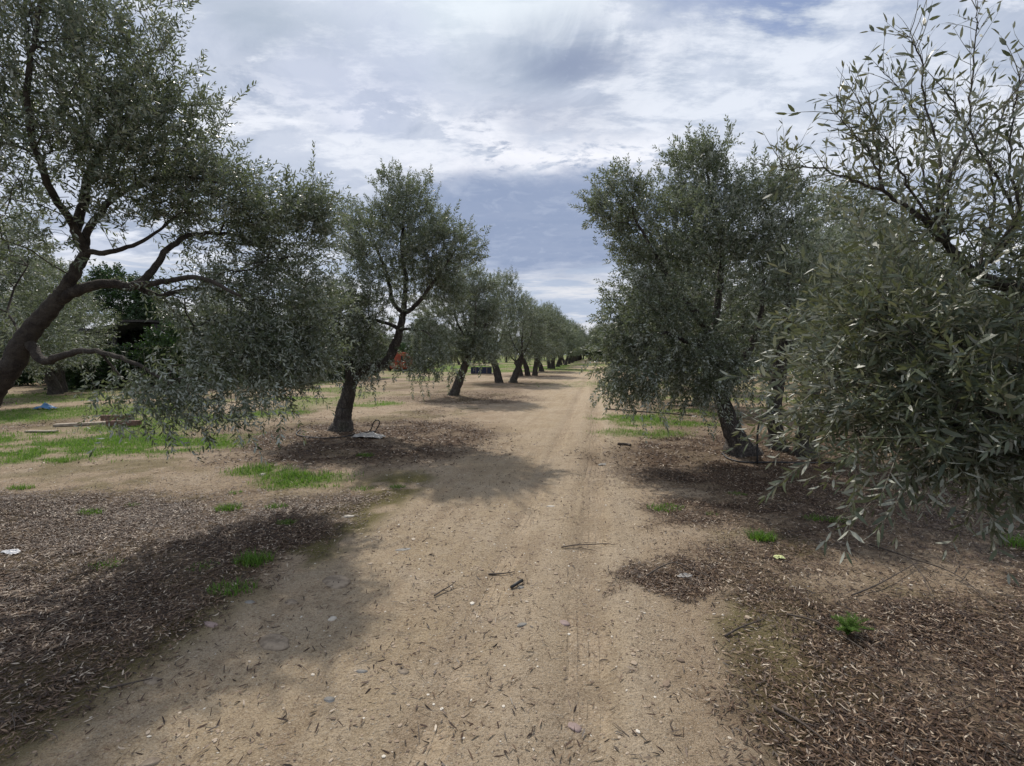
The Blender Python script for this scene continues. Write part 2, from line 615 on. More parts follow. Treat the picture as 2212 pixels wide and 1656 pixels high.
q.link(q.m('ADD', q.m('MULTIPLY', crack, .5), n1), b_.inputs['Height'])
q.link(b_.outputs[0], q.p.inputs['Normal'])

M_SMOOTH = simple('smooth_bark', (0.036, 0.026, 0.021), 0.9, .4, 14, .9, col2=(.075, .062, .048), bdist=.03)
M_TWIG = simple('twig_bark', (0.085, 0.070, 0.056), 0.8, .4, 20, .3)
M_STEM = simple('green_stem', (0.13, 0.125, 0.085), 0.7, .3, 20, .1)

# ground
M_GROUND, q = mat('orchard_soil')
geo = q.n('ShaderNodeNewGeometry')
pos = geo.outputs['Position']
za = q.n('ShaderNodeVertexColor', layer_name='zones')
zs = q.n('ShaderNodeSeparateColor')
q.link(za.outputs[0], zs.inputs[0])
LIT, MOS, GRA = zs.outputs
PTH = za.outputs['Alpha']
nb = q.noise(pos, 0.9, 5, .6)
nm = q.noise(pos, 6.0, 6, .6)
nf = q.noise(pos, 70.0, 5, .75)
ng = q.noise(pos, 160.0, 3, .7)
sand = q.mix(q.mr(nb, .3, .7), (0.365, 0.275, 0.180), (0.460, 0.362, 0.256))
sand = q.mix(q.m('MULTIPLY', q.mr(nm, .35, .7), .55), sand, (0.27, 0.20, 0.138))
patch = q.noise(pos, 2.2, 5, .65, .8)
packed = q.mix(q.mr(nm, .3, .7), (0.445, 0.345, 0.222), (0.375, 0.288, 0.185))
packed = q.mix(q.mr(nb, .35, .65), packed, (0.465, 0.368, 0.255))
col = q.mix(PTH, sand, packed)
col = q.mix(q.m('MULTIPLY', q.mr(patch, .50, .64), .50), col, (0.29, 0.21, 0.135))
col = q.mix(q.m('MULTIPLY', q.mr(patch, .47, .36), .45), col, (0.47, 0.385, 0.285))
# single grains, darker and paler
gx_ = q.n('ShaderNodeSeparateXYZ')
q.link(pos, gx_.inputs[0])
v0 = q.m('SUBTRACT', q.m('MULTIPLY', gx_.outputs[0], CT), q.m('MULTIPLY', gx_.outputs[1], ST))
v0 = q.m('ADD', v0, q.m('MULTIPLY', q.m('SUBTRACT', q.noise(pos, .8, 3, .6), .5), .35))


def strip(c0, hw):
    return q.m('MULTIPLY', q.mr(q.m('ABSOLUTE', q.m('SUBTRACT', v0, c0)), hw * .3, hw, 1.0, 0.0), PTH)


col = q.mix(q.m('MULTIPLY', strip(.22, .20), .60), col, (0.50, 0.41, 0.30))
col = q.mix(q.m('MULTIPLY', strip(-.06, .16), .45), col, (0.27, 0.205, 0.145))
col = q.mix(q.m('MULTIPLY', strip(-.36, .20), .40), col, (0.47, 0.375, 0.265))
col = q.mix(q.m('MULTIPLY', strip(-.68, .16), .30), col, (0.29, 0.22, 0.155))
along = q.n('ShaderNodeMapping', vector_type='POINT')
q.link(pos, along.inputs['Vector'])
along.inputs['Rotation'].default_value = (0, 0, math.atan(TAN))
stretch = q.vscale(along.outputs[0], (5.5, .35, 1.0))
nst = q.noise(stretch, 1.0, 5, .65, .4)
col = q.mix(q.m('MULTIPLY', q.m('MULTIPLY', q.mr(nst, .48, .62), PTH), .30), col, (0.46, 0.375, 0.275))
col = q.mix(q.m('MULTIPLY', q.m('MULTIPLY', q.mr(nst, .50, .38), PTH), .28), col, (0.25, 0.185, 0.125))
clod = q.noise(pos, 16.0, 5, .7)
col = q.mix(q.m('MULTIPLY', q.mr(clod, .50, .34), .40), col, (0.22, 0.16, 0.105))
col = q.mix(q.m('MULTIPLY', q.mr(nf, .52, .64), .55), col, (0.52, 0.44, 0.33))
col = q.mix(q.m('MULTIPLY', q.mr(nf, .47, .36), .65), col, (0.13, 0.095, 0.062))
col = q.mix(q.m('MULTIPLY', q.mr(ng, .48, .36), .50), col, (0.12, 0.09, 0.06))
col = q.mix(q.m('MULTIPLY', q.mr(ng, .54, .66), .40), col, (0.55, 0.48, 0.38))
vor = q.n('ShaderNodeTexVoronoi', feature='F1')
q.link(pos, vor.inputs['Vector'])
vor.inputs['Scale'].default_value = 55
vor.inputs['Randomness'].default_value = 1
peb = q.mr(vor.outputs['Distance'], 0.20, 0.30, 1.0, 0.0)
vcol = q.n('ShaderNodeSeparateColor')
q.link(vor.outputs['Color'], vcol.inputs[0])
pebm = q.m('MULTIPLY', peb, q.mr(vcol.outputs[0], .55, .60))
pcol = q.mix(vcol.outputs[1], (0.24, 0.20, 0.165), (0.48, 0.43, 0.35))
col = q.mix(q.m('MULTIPLY', pebm, .65), col, pcol)
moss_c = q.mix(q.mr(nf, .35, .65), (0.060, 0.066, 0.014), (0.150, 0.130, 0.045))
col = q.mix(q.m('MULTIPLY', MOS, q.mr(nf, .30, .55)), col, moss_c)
chip = q.noise(q.vscale(pos, (1, 1.6, 1)), 70, 6, .75, .6)
lc = q.ramp(chip, [(0.34, (0.024, 0.015, 0.010)), (0.48, (0.072, 0.045, 0.029)), (0.58, (0.120, 0.078, 0.051)), (0.70, (0.26, 0.20, 0.145))])
lf = q.m('MULTIPLY', LIT, q.mr(q.m('ADD', q.m('MULTIPLY', LIT, .35), nf), .42, .62))
col = q.mix(q.m('MINIMUM', q.m('MULTIPLY', lf, 1.05), .92), col, lc)
gc = q.mix(q.mr(nf, .3, .7), (0.060, 0.115, 0.018), (0.155, 0.215, 0.040))
gm = q.m('MULTIPLY', GRA, q.mr(q.m('ADD', nm, q.m('MULTIPLY', GRA, .40)), .42, .60))
col = q.mix(gm, col, gc)
q.link(col, q.p.inputs['Base Color'])
q.p.inputs['Roughness'].default_value = 0.95
q.p.inputs['Specular IOR Level'].default_value = 0.15
# tyre tread pressed in the track: fine ribs running along the track in two bands
sx = q.n('ShaderNodeSeparateXYZ')
q.link(pos, sx.inputs[0])
vcoord = q.m('SUBTRACT', q.m('MULTIPLY', sx.outputs[0], CT), q.m('MULTIPLY', sx.outputs[1], ST))
ucoord = q.m('ADD', q.m('MULTIPLY', sx.outputs[0], ST), q.m('MULTIPLY', sx.outputs[1], CT))
wob = q.m('MULTIPLY', q.m('SUBTRACT', q.noise(pos, .5, 2, .5), .5), .22)
vw = q.m('ADD', vcoord, wob)
rib = q.m('SINE', q.m('MULTIPLY', vw, 2 * math.pi / 0.055))
rib = q.mr(rib, -.9, -.2)
lug = q.m('SINE', q.m('MULTIPLY', ucoord, 2 * math.pi / 0.045))


def band(c0, hw):
    return q.mr(q.m('ABSOLUTE', q.m('SUBTRACT', vw, c0)), hw * .6, hw, 1.0, 0.0)


bands = q.m('MAXIMUM', band(-0.03, .13), q.m('MULTIPLY', band(-0.62, .10), .9))
bands = q.m('MULTIPLY', bands, q.mr(q.noise(pos, 2.3, 5, .7), .42, .60))
bands = q.m('MULTIPLY', bands, PTH)
hgt = q.m('ADD', q.m('MULTIPLY', nf, 1.2), q.m('MULTIPLY', ng, .5))
hgt = q.m('ADD', hgt, q.m('MULTIPLY', clod, 1.2))
hgt = q.m('ADD', hgt, q.m('MULTIPLY', pebm, .30))
hgt = q.m('ADD', hgt, q.m('MULTIPLY', nm, .8))
flat_ = q.m('SUBTRACT', 1.0, q.m('MULTIPLY', bands, .5))
hgt = q.m('MULTIPLY', hgt, flat_)
hgt = q.m('ADD', hgt, q.m('MULTIPLY', q.m('MULTIPLY', bands, rib), .42))
hgt = q.m('ADD', hgt, q.m('MULTIPLY', q.m('MULTIPLY', bands, lug), .05))
bm_ = q.n('ShaderNodeBump')
bm_.inputs['Strength'].default_value = 0.85
bm_.inputs['Distance'].default_value = 0.022
q.link(hgt, bm_.inputs['Height'])
q.link(bm_.outputs[0], q.p.inputs['Normal'])

M_STONE = simple('stone', (0.20, 0.155, 0.11), .9, .3, 18, .5, col2=(.31, .25, .185))
M_STONE_GREY = simple('grey_stone', (0.21, 0.20, 0.18), .8, .3, 18, .5)
M_STONE_WHITE = simple('white_stone', (0.48, 0.44, 0.37), .8, .2, 18, .4)
M_STONE_PINK = simple('mauve_stone', (0.27, 0.20, 0.18), .8, .2, 18, .4)
M_GRAVEL, q = mat('gravel_mix')
at = q.n('ShaderNodeAttribute', attribute_name='rnd').outputs['Fac']
q.link(q.ramp(at, [(0, (0.14, .10, .07)), (.45, (0.27, .20, .14)), (.85, (0.40, .33, .25)), (1, (.62, .58, .50))]), q.p.inputs['Base Color'])
q.p.inputs['Roughness'].default_value = .85

# ------------------------------------------------------------------ ground and track
def axis(a, b, step, far, g=1.045):
    """fine from a to b, then growing steps to far"""
    o = list(np.arange(a, b, step))
    s = step
    x_ = o[-1]
    while x_ < far:
        s = min(s * g, 12.0)
        x_ += s
        o.append(x_)
    return np.array(o)


U = np.concatenate([-axis(0.0, 0.5, .12, 40, 1.15)[::-1], axis(0.06, 7.0, .032, 700, 1.035)])
colL = axis(0.0, 3.2, .034, 600, 1.05)
colR = axis(0.0, 3.0, .034, 600, 1.05)
nP = 90


def edge_v(u, side):
    wob_ = fbm(u * 0 + side * 13.0, u, .8, 3) - .5
    return (-2.05 if side < 0 else .42) + wob_ * .35


def sheet(name, vcols):
    """vcols: (nu, nv) array of v values"""
    nu, nv = vcols.shape
    Ug = np.repeat(U[:, None], nv, 1)
    x_, y_ = xy(Ug, vcols)
    x_, y_ = x_.ravel(), y_.ravel()
    z_ = ground_h(x_, y_)
    V = np.stack([x_, y_, z_], -1)
    i = np.arange(nu - 1)[:, None] * nv
    j = np.arange(nv - 1)[None, :]
    q_ = np.stack([i + j, i + j + 1, i + nv + j + 1, i + nv + j], -1).reshape(-1, 4)
    u_, v_ = uv(x_, y_)
    n_ = fbm(x_, y_, 1.6, 3) - .5
    pth = sstep(v_ + n_ * .5, -2.35, -1.7) * (1 - sstep(v_ + n_ * .4, .1, .6))
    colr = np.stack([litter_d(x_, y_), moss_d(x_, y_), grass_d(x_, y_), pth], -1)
    return V, q_, colr


eL, eR = edge_v(U, -1), edge_v(U, 1)
V, Fq, cr = sheet('path', eL[:, None] + (eR - eL)[:, None] * np.linspace(0, 1, nP)[None, :])
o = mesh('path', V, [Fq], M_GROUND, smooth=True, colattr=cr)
tag(o, 'packed sandy dirt track running away between the olive rows', 'path', kind='structure')
VL, FL, cL = sheet('l', eL[:, None] - colL[::-1][None, :])
VR, FR, cR = sheet('r', eR[:, None] + colR[None, :])
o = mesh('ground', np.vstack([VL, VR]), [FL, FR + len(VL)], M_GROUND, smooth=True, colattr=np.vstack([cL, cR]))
tag(o, 'sandy orchard soil with moss and leaf litter on both sides of the track', 'ground', kind='structure')

# ------------------------------------------------------------------ leaf sprigs
def leaf6(L, wd, curl):
    """six-point lance-shaped blade along +X, top face up"""
    t = np.array([0, .28, .28, .68, .68, 1.0])
    s = np.array([0, .5, -.5, .42, -.42, 0])
    v = np.stack([t * L, s * wd, -curl * L * t * t + np.abs(s) * wd * .25], -1)
    return v, np.array([[1, 3, 4, 2]])[:, ::-1], np.array([[0, 1, 2], [3, 5, 4]])[:, ::-1]


def leaf4(L, wd, curl):
    t = np.array([0, .45, 1.0, .45])
    s = np.array([0, .5, 0, -.5])
    v = np.stack([t * L, s * wd, -curl * L * t * t + np.abs(s) * wd * .2], -1)
    return v, np.array([[0, 3, 2, 1]]), np.zeros((0, 3), int)


def sprig(L, nodes, leafL, leafW, detail, rg, keep=1.0, start=.12, stem_r=.0016):
    """returns V, quads, tris, quad mat, tri mat, quad rnd, tri rnd"""
    V, Q, T, mq, mt, rq, rt = [], [], [], [], [], [], []
    n = 0
    bend = rg.uniform(-.25, .25, 2)

    def axis_pt(s):
        return np.array([s * L, bend[0] * L * s * s, bend[1] * L * s * s])
    # stem
    k, sd_ = 5, 3
    ss = np.linspace(0, 1, k)
    a = np.linspace(0, 2 * math.pi, sd_, endpoint=False)
    for s in ss:
        c0 = axis_pt(s)
        r = stem_r * (1.15 - .8 * s)
        for aa in a:
            V.append(c0 + np.array([0, math.cos(aa) * r, math.sin(aa) * r]))
    for i in range(k - 1):
        for j in range(sd_):
            Q.append([i * sd_ + j, i * sd_ + (j + 1) % sd_, (i + 1) * sd_ + (j + 1) % sd_, (i + 1) * sd_ + j])
            mq.append(1)
            rq.append(.5)
    n = k * sd_
    for i in range(nodes):
        s = start + (1 - start) * i / max(1, nodes - 1)
        phi = (i % 2) * math.pi / 2 + rg.uniform(-.4, .4)
        for side in (0, math.pi):
            if rg.rand() > keep:
                continue
            ph = phi + side
            ang = rg.uniform(.55, 1.05) * (1.0 if s < .93 else .45)
            out = np.array([0, math.cos(ph), math.sin(ph)])
            d = np.array([math.cos(ang), 0, 0]) + out * math.sin(ang)
            # blade normal: roughly facing along the stem tip
            nn = np.array([math.sin(ang), 0, 0]) - out * math.cos(ang)
            sid = np.cross(nn, d)
            roll = rg.uniform(-1.8, 1.8)
            nn, sid = nn * math.cos(roll) + sid * math.sin(roll), sid * math.cos(roll) - nn * math.sin(roll)
            sc = rg.uniform(.72, 1.12) * (1.0 if s < .85 else .8)
            f = leaf6 if detail else leaf4
            lv, lq, lt = f(leafL * sc, leafW * sc * rg.uniform(.8, 1.15), rg.uniform(-.05, .22))
            lv = lv[:, :1] * d + lv[:, 1:2] * sid + lv[:, 2:3] * nn + axis_pt(s) + out * stem_r
            r_ = rg.rand()
            V.extend(lv)
            for q_ in lq:
                Q.append(list(q_ + n))
                mq.append(0)
                rq.append(r_)
            for t_ in lt:
                T.append(list(t_ + n))
                mt.append(0)
                rt.append(r_)
            n += len(lv)
    return (np.array(V), np.array(Q).reshape(-1, 4), np.array(T, int).reshape(-1, 3), np.array(mq), np.array(mt),
            np.array(rq), np.array(rt))


def place_sprigs(pos_, dirs, scales, droop, variants, rg):
    """all sprigs as arrays"""
    N = len(pos_)
    which = rg.randint(0, len(variants), N)
    Vs, Qs, Ts, MQ, MT, RQ, RT = [], [], [], [], [], [], []
    off = 0
    ref = rg.normal(size=(N, 3))
    xa = dirs / (np.linalg.norm(dirs, axis=1)[:, None] + 1e-9)
    ya = np.cross(ref, xa)
    ya /= np.linalg.norm(ya, axis=1)[:, None] + 1e-9
    za_ = np.cross(xa, ya)
    shade = rg.uniform(-.25, .25, N)
    for k, (v, qd, tr, mq, mt, rq, rt) in enumerate(variants):
        ix = np.where(which == k)[0]
        if not len(ix):
            continue
        n = len(ix)
        R = np.stack([xa[ix], ya[ix], za_[ix]], 1)             # rows are axes
        vv = (v[None] * scales[ix][:, None, None]) @ R
        vv[:, :, 2] -= (droop[ix][:, None]) * (v[None, :, 0] * scales[ix][:, None]) ** 2
        vv += pos_[ix][:, None, :]
        Vs.append(vv.reshape(-1, 3))
        o_ = off + np.arange(n)[:, None, None] * len(v)
        Qs.append((qd[None] + o_).reshape(-1, 4))
        MQ.append(np.tile(mq, n))
        RQ.append(np.clip(rq[None] + shade[ix][:, None], 0, 1).ravel())
        if len(tr):
            Ts.append((tr[None] + o_).reshape(-1, 3))
            MT.append(np.tile(mt, n))
            RT.append(np.clip(rt[None] + shade[ix][:, None], 0, 1).ravel())
        off += n * len(v)
    fs = [np.vstack(Qs)]
    ms = [np.concatenate(MQ)]
    rr = [np.concatenate(RQ)]
    if Ts:
        fs.append(np.vstack(Ts))
        ms.append(np.concatenate(MT))
        rr.append(np.concatenate(RT))
    return np.vstack(Vs), fs, ms, rr


_rg = np.random.RandomState(11)
SPR_NEAR = [sprig(_rg.uniform(.18, .28), 8, .056, .0112, True, _rg, .92, .12, .0014) for _ in range(9)] + [sprig(_rg.uniform(.36, .46), 14, .056, .0112, True, _rg, .88, .12, .0016) for _ in range(2)]
SPR_MID = [sprig(_rg.uniform(.15, .24), 8, .054, .0150, True, _rg, .9, .1, .0014) for _ in range(8)] + [sprig(_rg.uniform(.34, .46), 14, .052, .0145, True, _rg, .88, .1, .0018) for _ in range(1)]
SPR_FAR = [sprig(_rg.uniform(.16, .24), 8, .060, .0225, False, _rg, .95, .1, .0018) for _ in range(8)] + [sprig(_rg.uniform(.36, .48), 15, .058, .0215, False, _rg, .92, .08, .0022) for _ in range(1)]
SPR_VFAR = [sprig(_rg.uniform(.28, .40), 8, .100, .036, False, _rg, .95, .08, .0035) for _ in range(6)]
SPR_BARE = [sprig(_rg.uniform(.10, .18), 6, .042, .0105, True, _rg, .24, .35, .0013) for _ in range(8)]
SPR_IVY = [sprig(_rg.uniform(.3, .4), 7, .09, .065, False, _rg, .95, .1, .002) for _ in range(5)]


# ------------------------------------------------------------------ tree grower
class Tree:
    def __init__(self, seed):
        self.rg = np.random.RandomState(seed)
        self.P, self.par, self.fix, self.path, self.ok = [], [], [], [], []
        self.polys = []

    def limb(self, pts, radii, start=None, ok=True, n=6, jit=.005):
        """a drawn limb; start: index of the node it leaves"""
        pts = np.asarray(pts, float)
        C_ = catmull(pts, n)
        rr = np.interp(np.linspace(0, 1, len(C_)), np.linspace(0, 1, len(radii)), radii)
        C_[1:-1] += self.rg.normal(size=C_[1:-1].shape) * jit
        idx = []
        prev = start
        s0 = 0
        if start is not None:
            s0 = 1 if np.linalg.norm(C_[0] - self.P[start]) < .05 else 0
        for p_, r_ in zip(C_[s0:], rr[s0:]):
            self.P.append(p_)
            self.par.append(-1 if prev is None else prev)
            self.fix.append(r_)
            self.path.append(0 if prev is None else self.path[prev] + float(np.linalg.norm(p_ - self.P[prev])))
            self.ok.append(ok)
            prev = len(self.P) - 1
            idx.append(prev)
        self.polys.append((([start] if start is not None else []) + idx))
        return idx

    def near(self, p_):
        return int(np.argmin(np.linalg.norm(np.array(self.P) - np.asarray(p_), axis=1)))

    def grow(self, pts, bf=.35):
        pts = np.asarray(pts)
        n = len(pts)
        best = np.full(n, 1e9)
        who = np.full(n, -1)
        P0 = np.array(self.P)
        pa = np.array(self.path)
        okm = np.array(self.ok)
        for i in np.where(okm)[0]:
            cst = np.linalg.norm(pts - P0[i], axis=1) + bf * pa[i]
            m_ = cst < best
            best[m_] = cst[m_]
            who[m_] = i
        done = np.zeros(n, bool)
        for _ in range(n):
            bb = np.where(done, 1e9, best)
            k = int(np.argmin(bb))
            done[k] = True
            pr = who[k]
            a, b = self.P[pr], pts[k]
            L = float(np.linalg.norm(b - a))
            segs = max(1, int(L / .16))
            pv = pr
            side = self.rg.normal(size=3) * L * .06 + np.array([0, 0, L * .05])
            for s in range(1, segs + 1):
                t_ = s / segs
                pp = a + (b - a) * t_ + side * 4 * t_ * (1 - t_)
                self.P.append(pp)
                self.par.append(pv)
                self.fix.append(0.0)
                self.path.append(self.path[pv] + L / segs)
                self.ok.append(True)
                pv = len(self.P) - 1
            cst = np.linalg.norm(pts - b, axis=1) + bf * self.path[pv]
            m_ = (cst < best) & ~done
            best[m_] = cst[m_]
            who[m_] = pv

    def wood(self, r0=.0024, p=2.5, rmax=.03):
        n = len(self.P)
        acc = np.zeros(n)
        rad = np.zeros(n)
        kids = [[] for _ in range(n)]
        for i in range(n):
            if self.par[i] >= 0:
                kids[self.par[i]].append(i)
        for i in range(n - 1, -1, -1):
            rad[i] = self.fix[i] if self.fix[i] > 0 else min(rmax, max(r0 ** p, acc[i]) ** (1 / p))
            if self.par[i] >= 0 and self.fix[i] == 0:
                acc[self.par[i]] += rad[i] ** p
        P_ = np.array(self.P)
        self.rad = rad
        chains = []
        drawn = np.array(self.fix) > 0
        starts = [(i, self.par[i]) for i in range(n) if not drawn[i] and self.par[i] >= 0 and
                  (drawn[self.par[i]])]
        stack = list(starts)
        while stack:
            i, pr = stack.pop()
            ch = [pr, i]
            while True:
                ks = [k for k in kids[ch[-1]] if not drawn[k]]
                if not ks:
                    break
                ks.sort(key=lambda k: -rad[k])
                for k in ks[1:]:
                    stack.append((k, ch[-1]))
                ch.append(ks[0])
            chains.append(ch)
        return P_, rad, chains

    def ell(self, c, r, n, hollow=.35, zcut=None):
        """random points in an ellipsoid, fewer near its middle"""
        out = []
        c = np.asarray(c, float)
        r = np.asarray(r, float)
        while len(out) < n:
            q_ = self.rg.uniform(-1, 1, 3)
            d = np.linalg.norm(q_)
            if d > 1 or (d < hollow and self.rg.rand() < .7):
                continue
            q_ = q_ * (1 + .10 * self.rg.normal())
            p_ = c + q_ * r
            if zcut and p_[2] < zcut:
                continue
            out.append(p_)
        return np.array(out)


def finish_tree(t, name, loc, centre, nspr, variants, leafmat, label, cat='olive tree', group=None, scale=(.8, 1.2), droop=.5, up=.35,
                out=.5, trunk_sides=18, lump=.12, spread=.06, bark=None, link=True, extra=None, polytrunks=1, skip_low=0.0):
    """t: grown Tree in world coordinates round loc"""
    loc = np.asarray(loc, float)
    P_, rad, chains = t.wood()
    root = empty(name, loc)
    tag(root, label, cat, group)
    for k, pl in enumerate(t.polys[:polytrunks]):
        b = Buf()
        b.tube(P_[pl] - loc, rad[pl], trunk_sides, lump=lump)
        b.make('trunk', bark or M_BARK, root, smooth=True)
    b = Buf()
    for pl in t.polys[polytrunks:]:
        r_ = rad[pl].copy()
        if pl[0] < pl[1] and len(pl) > 2:
            r_[0] = min(r_[0], r_[1] * 1.25)
        b.tube(P_[pl] - loc, r_, 12, lump=lump * .6)
    for ch in chains:
        r_ = rad[ch].copy()
        r_[0] = min(r_[0], r_[1] * 1.15)
        b.tube(P_[ch] - loc, r_, 6 if r_.max() > .01 else 4, cap=False)
    b.make('branches', bark or M_BARK, root, smooth=True)
    # leaves
    rg = t.rg
    free = np.array([i for i in range(len(t.P)) if t.fix[i] == 0 and rad[i] < .02 and t.P[i][2] > skip_low])
    pick = free[rg.randint(0, len(free), nspr)]
    base_ = P_[pick] + rg.normal(size=(nspr, 3)) * spread
    par = np.array([t.par[i] for i in pick])
    bd = P_[pick] - P_[par]
    bd /= np.linalg.norm(bd, axis=1)[:, None] + 1e-6
    o_ = P_[pick] - np.asarray(centre)
    o_ /= np.linalg.norm(o_, axis=1)[:, None] + 1e-6
    d = bd * .6 + o_ * out + rg.normal(size=(nspr, 3)) * .55
    low = np.clip((np.asarray(centre)[2] + .2 - P_[pick][:, 2]) / 1.2, 0, 1)
    d[:, 2] += up * (1 - 1.3 * low)
    sc = rg.uniform(scale[0], scale[1], nspr)
    dr = droop * (.4 + low * 1.6) * rg.uniform(.5, 1.4, nspr)
    tall = rg.rand(nspr) < .07
    sc[tall] *= 1.1
    d[tall] += o_[tall] * .5 + np.array([0, 0, .45]) * (1 - low[tall])[:, None]
    V_, fs, ms, rr = place_sprigs(base_ - loc, d, sc, dr, variants, rg)
    if extra is not None:
        V2, fs2, ms2, rr2 = extra(loc)
        fs2 = [f + len(V_) for f in fs2]
        V_ = np.vstack([V_, V2])
        fs, ms, rr = fs + fs2, ms + ms2, rr + rr2
    mesh('crown', V_, fs, [leafmat, M_STEM], ms, rr, parent=root)
    return root


def copy_tree(root, loc, rz, s, label, group=None):
    r = root.copy()
    COL.objects.link(r)
    r.location = loc
    r.rotation_euler = (0, 0, rz)
    r.scale = (s[0], s[0], s[1]) if isinstance(s, tuple) else (s, s, s)
    r['label'] = label
    if group:
        r['group'] = group
    for ch in list(root.children):
        c_ = ch.copy()
        COL.objects.link(c_)
        c_.parent = r
    return r


# ---------------------------------------------- big leaning olive at the left edge
t = Tree(21)
bz = gh(-5.1, 4.2)
tr = t.limb([(-5.1, 4.2, bz - .1), (-4.95, 4.2, .55), (-4.70, 4.2, 1.05), W(18, 800, 4.2), W(62, 722, 4.2), W(120, 655, 4.2), W(150, 610, 4.2),
             W(185, 545, 4.2)], [.17, .115, .096, .086, .076, .064, .050, .038], ok=False, n=10)
for i in tr[len(tr) // 2:]:
    t.ok[i] = True
n1 = t.near(W(60, 735, 4.2))
l1 = t.limb([t.P[n1], W(90, 778, 4.15), W(130, 770, 4.1), W(170, 758, 4.05), W(230, 764, 4.0), W(300, 790, 3.9), W(370, 830, 3.8)], [.042, .036, .030, .025, .020, .015, .010], n1)
n2 = t.near(W(130, 645, 4.2))
l2 = t.limb([t.P[n2], W(180, 625, 4.2), W(235, 612, 4.25), W(290, 618, 4.3), W(330, 585, 4.4), W(370, 530, 4.5), W(430, 505, 4.7), W(520, 510, 4.9), W(600, 540, 5.1)],
            [.050, .044, .040, .037, .030, .025, .020, .015, .010], n2)
n3 = t.near(W(295, 612, 4.3))
t.limb([t.P[n3], W(340, 640, 4.4), W(410, 625, 4.6), W(480, 630, 4.8), W(560, 670, 5.0), W(620, 730, 5.1)], [.028, .024, .020, .016, .012, .008], n3)
t.limb([t.P[n3], W(350, 610, 4.2), W(430, 600, 4.1), W(520, 640, 4.0)], [.03, .024, .02, .012], n3)
n4 = tr[-1]
l3 = t.limb([t.P[n4], W(190, 500, 4.2), W(250, 425, 4.3), W(320, 395, 4.4), W(400, 380, 4.5), W(480, 400, 4.6)], [.034, .030, .024, .019, .014, .008], n4)
l4 = t.limb([t.P[n4], W(165, 500, 4.2), W(180, 440, 4.3), W(195, 370, 4.3), W(235, 300, 4.3), W(262, 258, 4.3), W(310, 240, 4.3), W(350, 180, 4.3)],
            [.044, .040, .036, .032, .026, .020, .014, .008], n4)
l5 = t.limb([t.P[n4], W(160, 490, 4.1), W(110, 410, 3.9), W(70, 300, 3.7), W(60, 180, 3.6), W(80, 60, 3.6), W(90, -60, 3.6)], [.034, .030, .027, .022, .018, .014, .008], n4)
t.limb([t.P[n4], W(240, 545, 4.2), W(310, 520, 4.3), W(380, 470, 4.5)], [.026, .021, .015, .008], n4)
pts = np.vstack([
    t.ell(W(230, 190, 4.1), (.85, .7, .75), 190), t.ell(W(40, 120, 3.7), (.9, .6, 1.0), 210), t.ell(W(330, 330, 4.4), (.65, .55, .55), 150),
    t.ell(W(430, 440, 4.6), (.70, .5, .42), 150), t.ell(W(60, 380, 3.8), (.7, .55, .6), 90), t.ell(W(590, 500, 5.0), (.50, .45, .42), 150),
    t.ell(W(665, 470, 5.0), (.24, .35, .22), 60), t.ell(W(600, 650, 5.0), (.55, .5, .48), 190), t.ell(W(440, 640, 4.6), (.50, .5, .34), 60),
    t.ell(W(480, 750, 4.6), (.45, .45, .30), 90), t.ell(W(640, 750, 5.0), (.38, .42, .34), 120), t.ell(W(330, 850, 3.9), (.60, .35, .15), 18),
    t.ell(W(430, 860, 4.0), (.40, .30, .22), 36), t.ell(W(-160, 300, 4.4), (.9, .9, 1.2), 80), t.ell(W(120, -100, 4.0), (.8, .8, .40), 60),
    t.ell(W(-100, 620, 4.6), (.6, .6, .5), 30), t.ell(W(560, 800, 4.8), (.4, .4, .2), 70)])
t.grow(pts, .28)


def hang_L(loc):
    """thin weeping shoots below the crown"""
    rg = np.random.RandomState(5)
    n = 230
    px = rg.uniform(170, 610, n)
    py = rg.uniform(770, 945, n) - np.abs(px - 430) * .15
    p_ = np.array([W(a, b, rg.uniform(3.75, 4.35)) for a, b in zip(px, py)])
    d = np.stack([rg.normal(.1, .35, n), rg.normal(0, .3, n), rg.uniform(-1.2, -.5, n)], -1)
    V_, f_, m_, r_ = place_sprigs(p_ - loc, d, rg.uniform(.7, 1.3, n), rg.uniform(0, .5, n), SPR_MID[:2] + SPR_BARE, rg)
    return V_, f_, m_, r_


finish_tree(t, 'olive_tree', (-5.1, 4.2, bz), (-4.0, 4.4, 2.9), 6900, SPR_MID, M_LEAF,
            'large near olive tree whose smooth trunk leans in from the left edge', droop=.2, up=.45, extra=hang_L, scale=(.75, 1.15), lump=.04, spread=.07, bark=M_SMOOTH)

# ---------------------------------------------- olive with the kinked dark trunk left of the track
t = Tree(22)
bz = gh(*T1)
D = float(T1[1])
tr = t.limb([(T1[0], T1[1], bz - .12), W(741, 905, D), W(748, 867, D), W(756, 832, D), W(768, 806, D), W(788, 796, D), W(814, 792, D), W(838, 778, D), W(855, 742, D),
             W(866, 708, D), W(871, 676, D)], [.26, .155, .130, .122, .132, .112, .096, .088, .078, .068, .056], ok=False, n=9)
for i in tr[int(len(tr) * .72):]:
    t.ok[i] = True
k0 = t.near(W(762, 815, D))
t.limb([t.P[k0], W(758, 797, D), W(757, 784, D - .05)], [.12, .115, .075], k0, n=5)
k1 = tr[-1]
t.limb([t.P[k1], W(873, 650, D), W(876, 600, D), W(868, 540, D), W(872, 470, D), W(878, 410, D)], [.06, .05, .042, .034, .024, .012], k1)
t.limb([t.P[k1], W(890, 668, D - .1), W(915, 640, D - .2), W(950, 590, D - .3), W(985, 540, D - .3)], [.05, .042, .034, .024, .012], k1)
t.limb([t.P[k1], W(850, 655, D + .1), W(838, 600, D + .2), W(815, 540, D + .2), W(790, 480, D + .2)], [.045, .038, .03, .022, .012], k1)
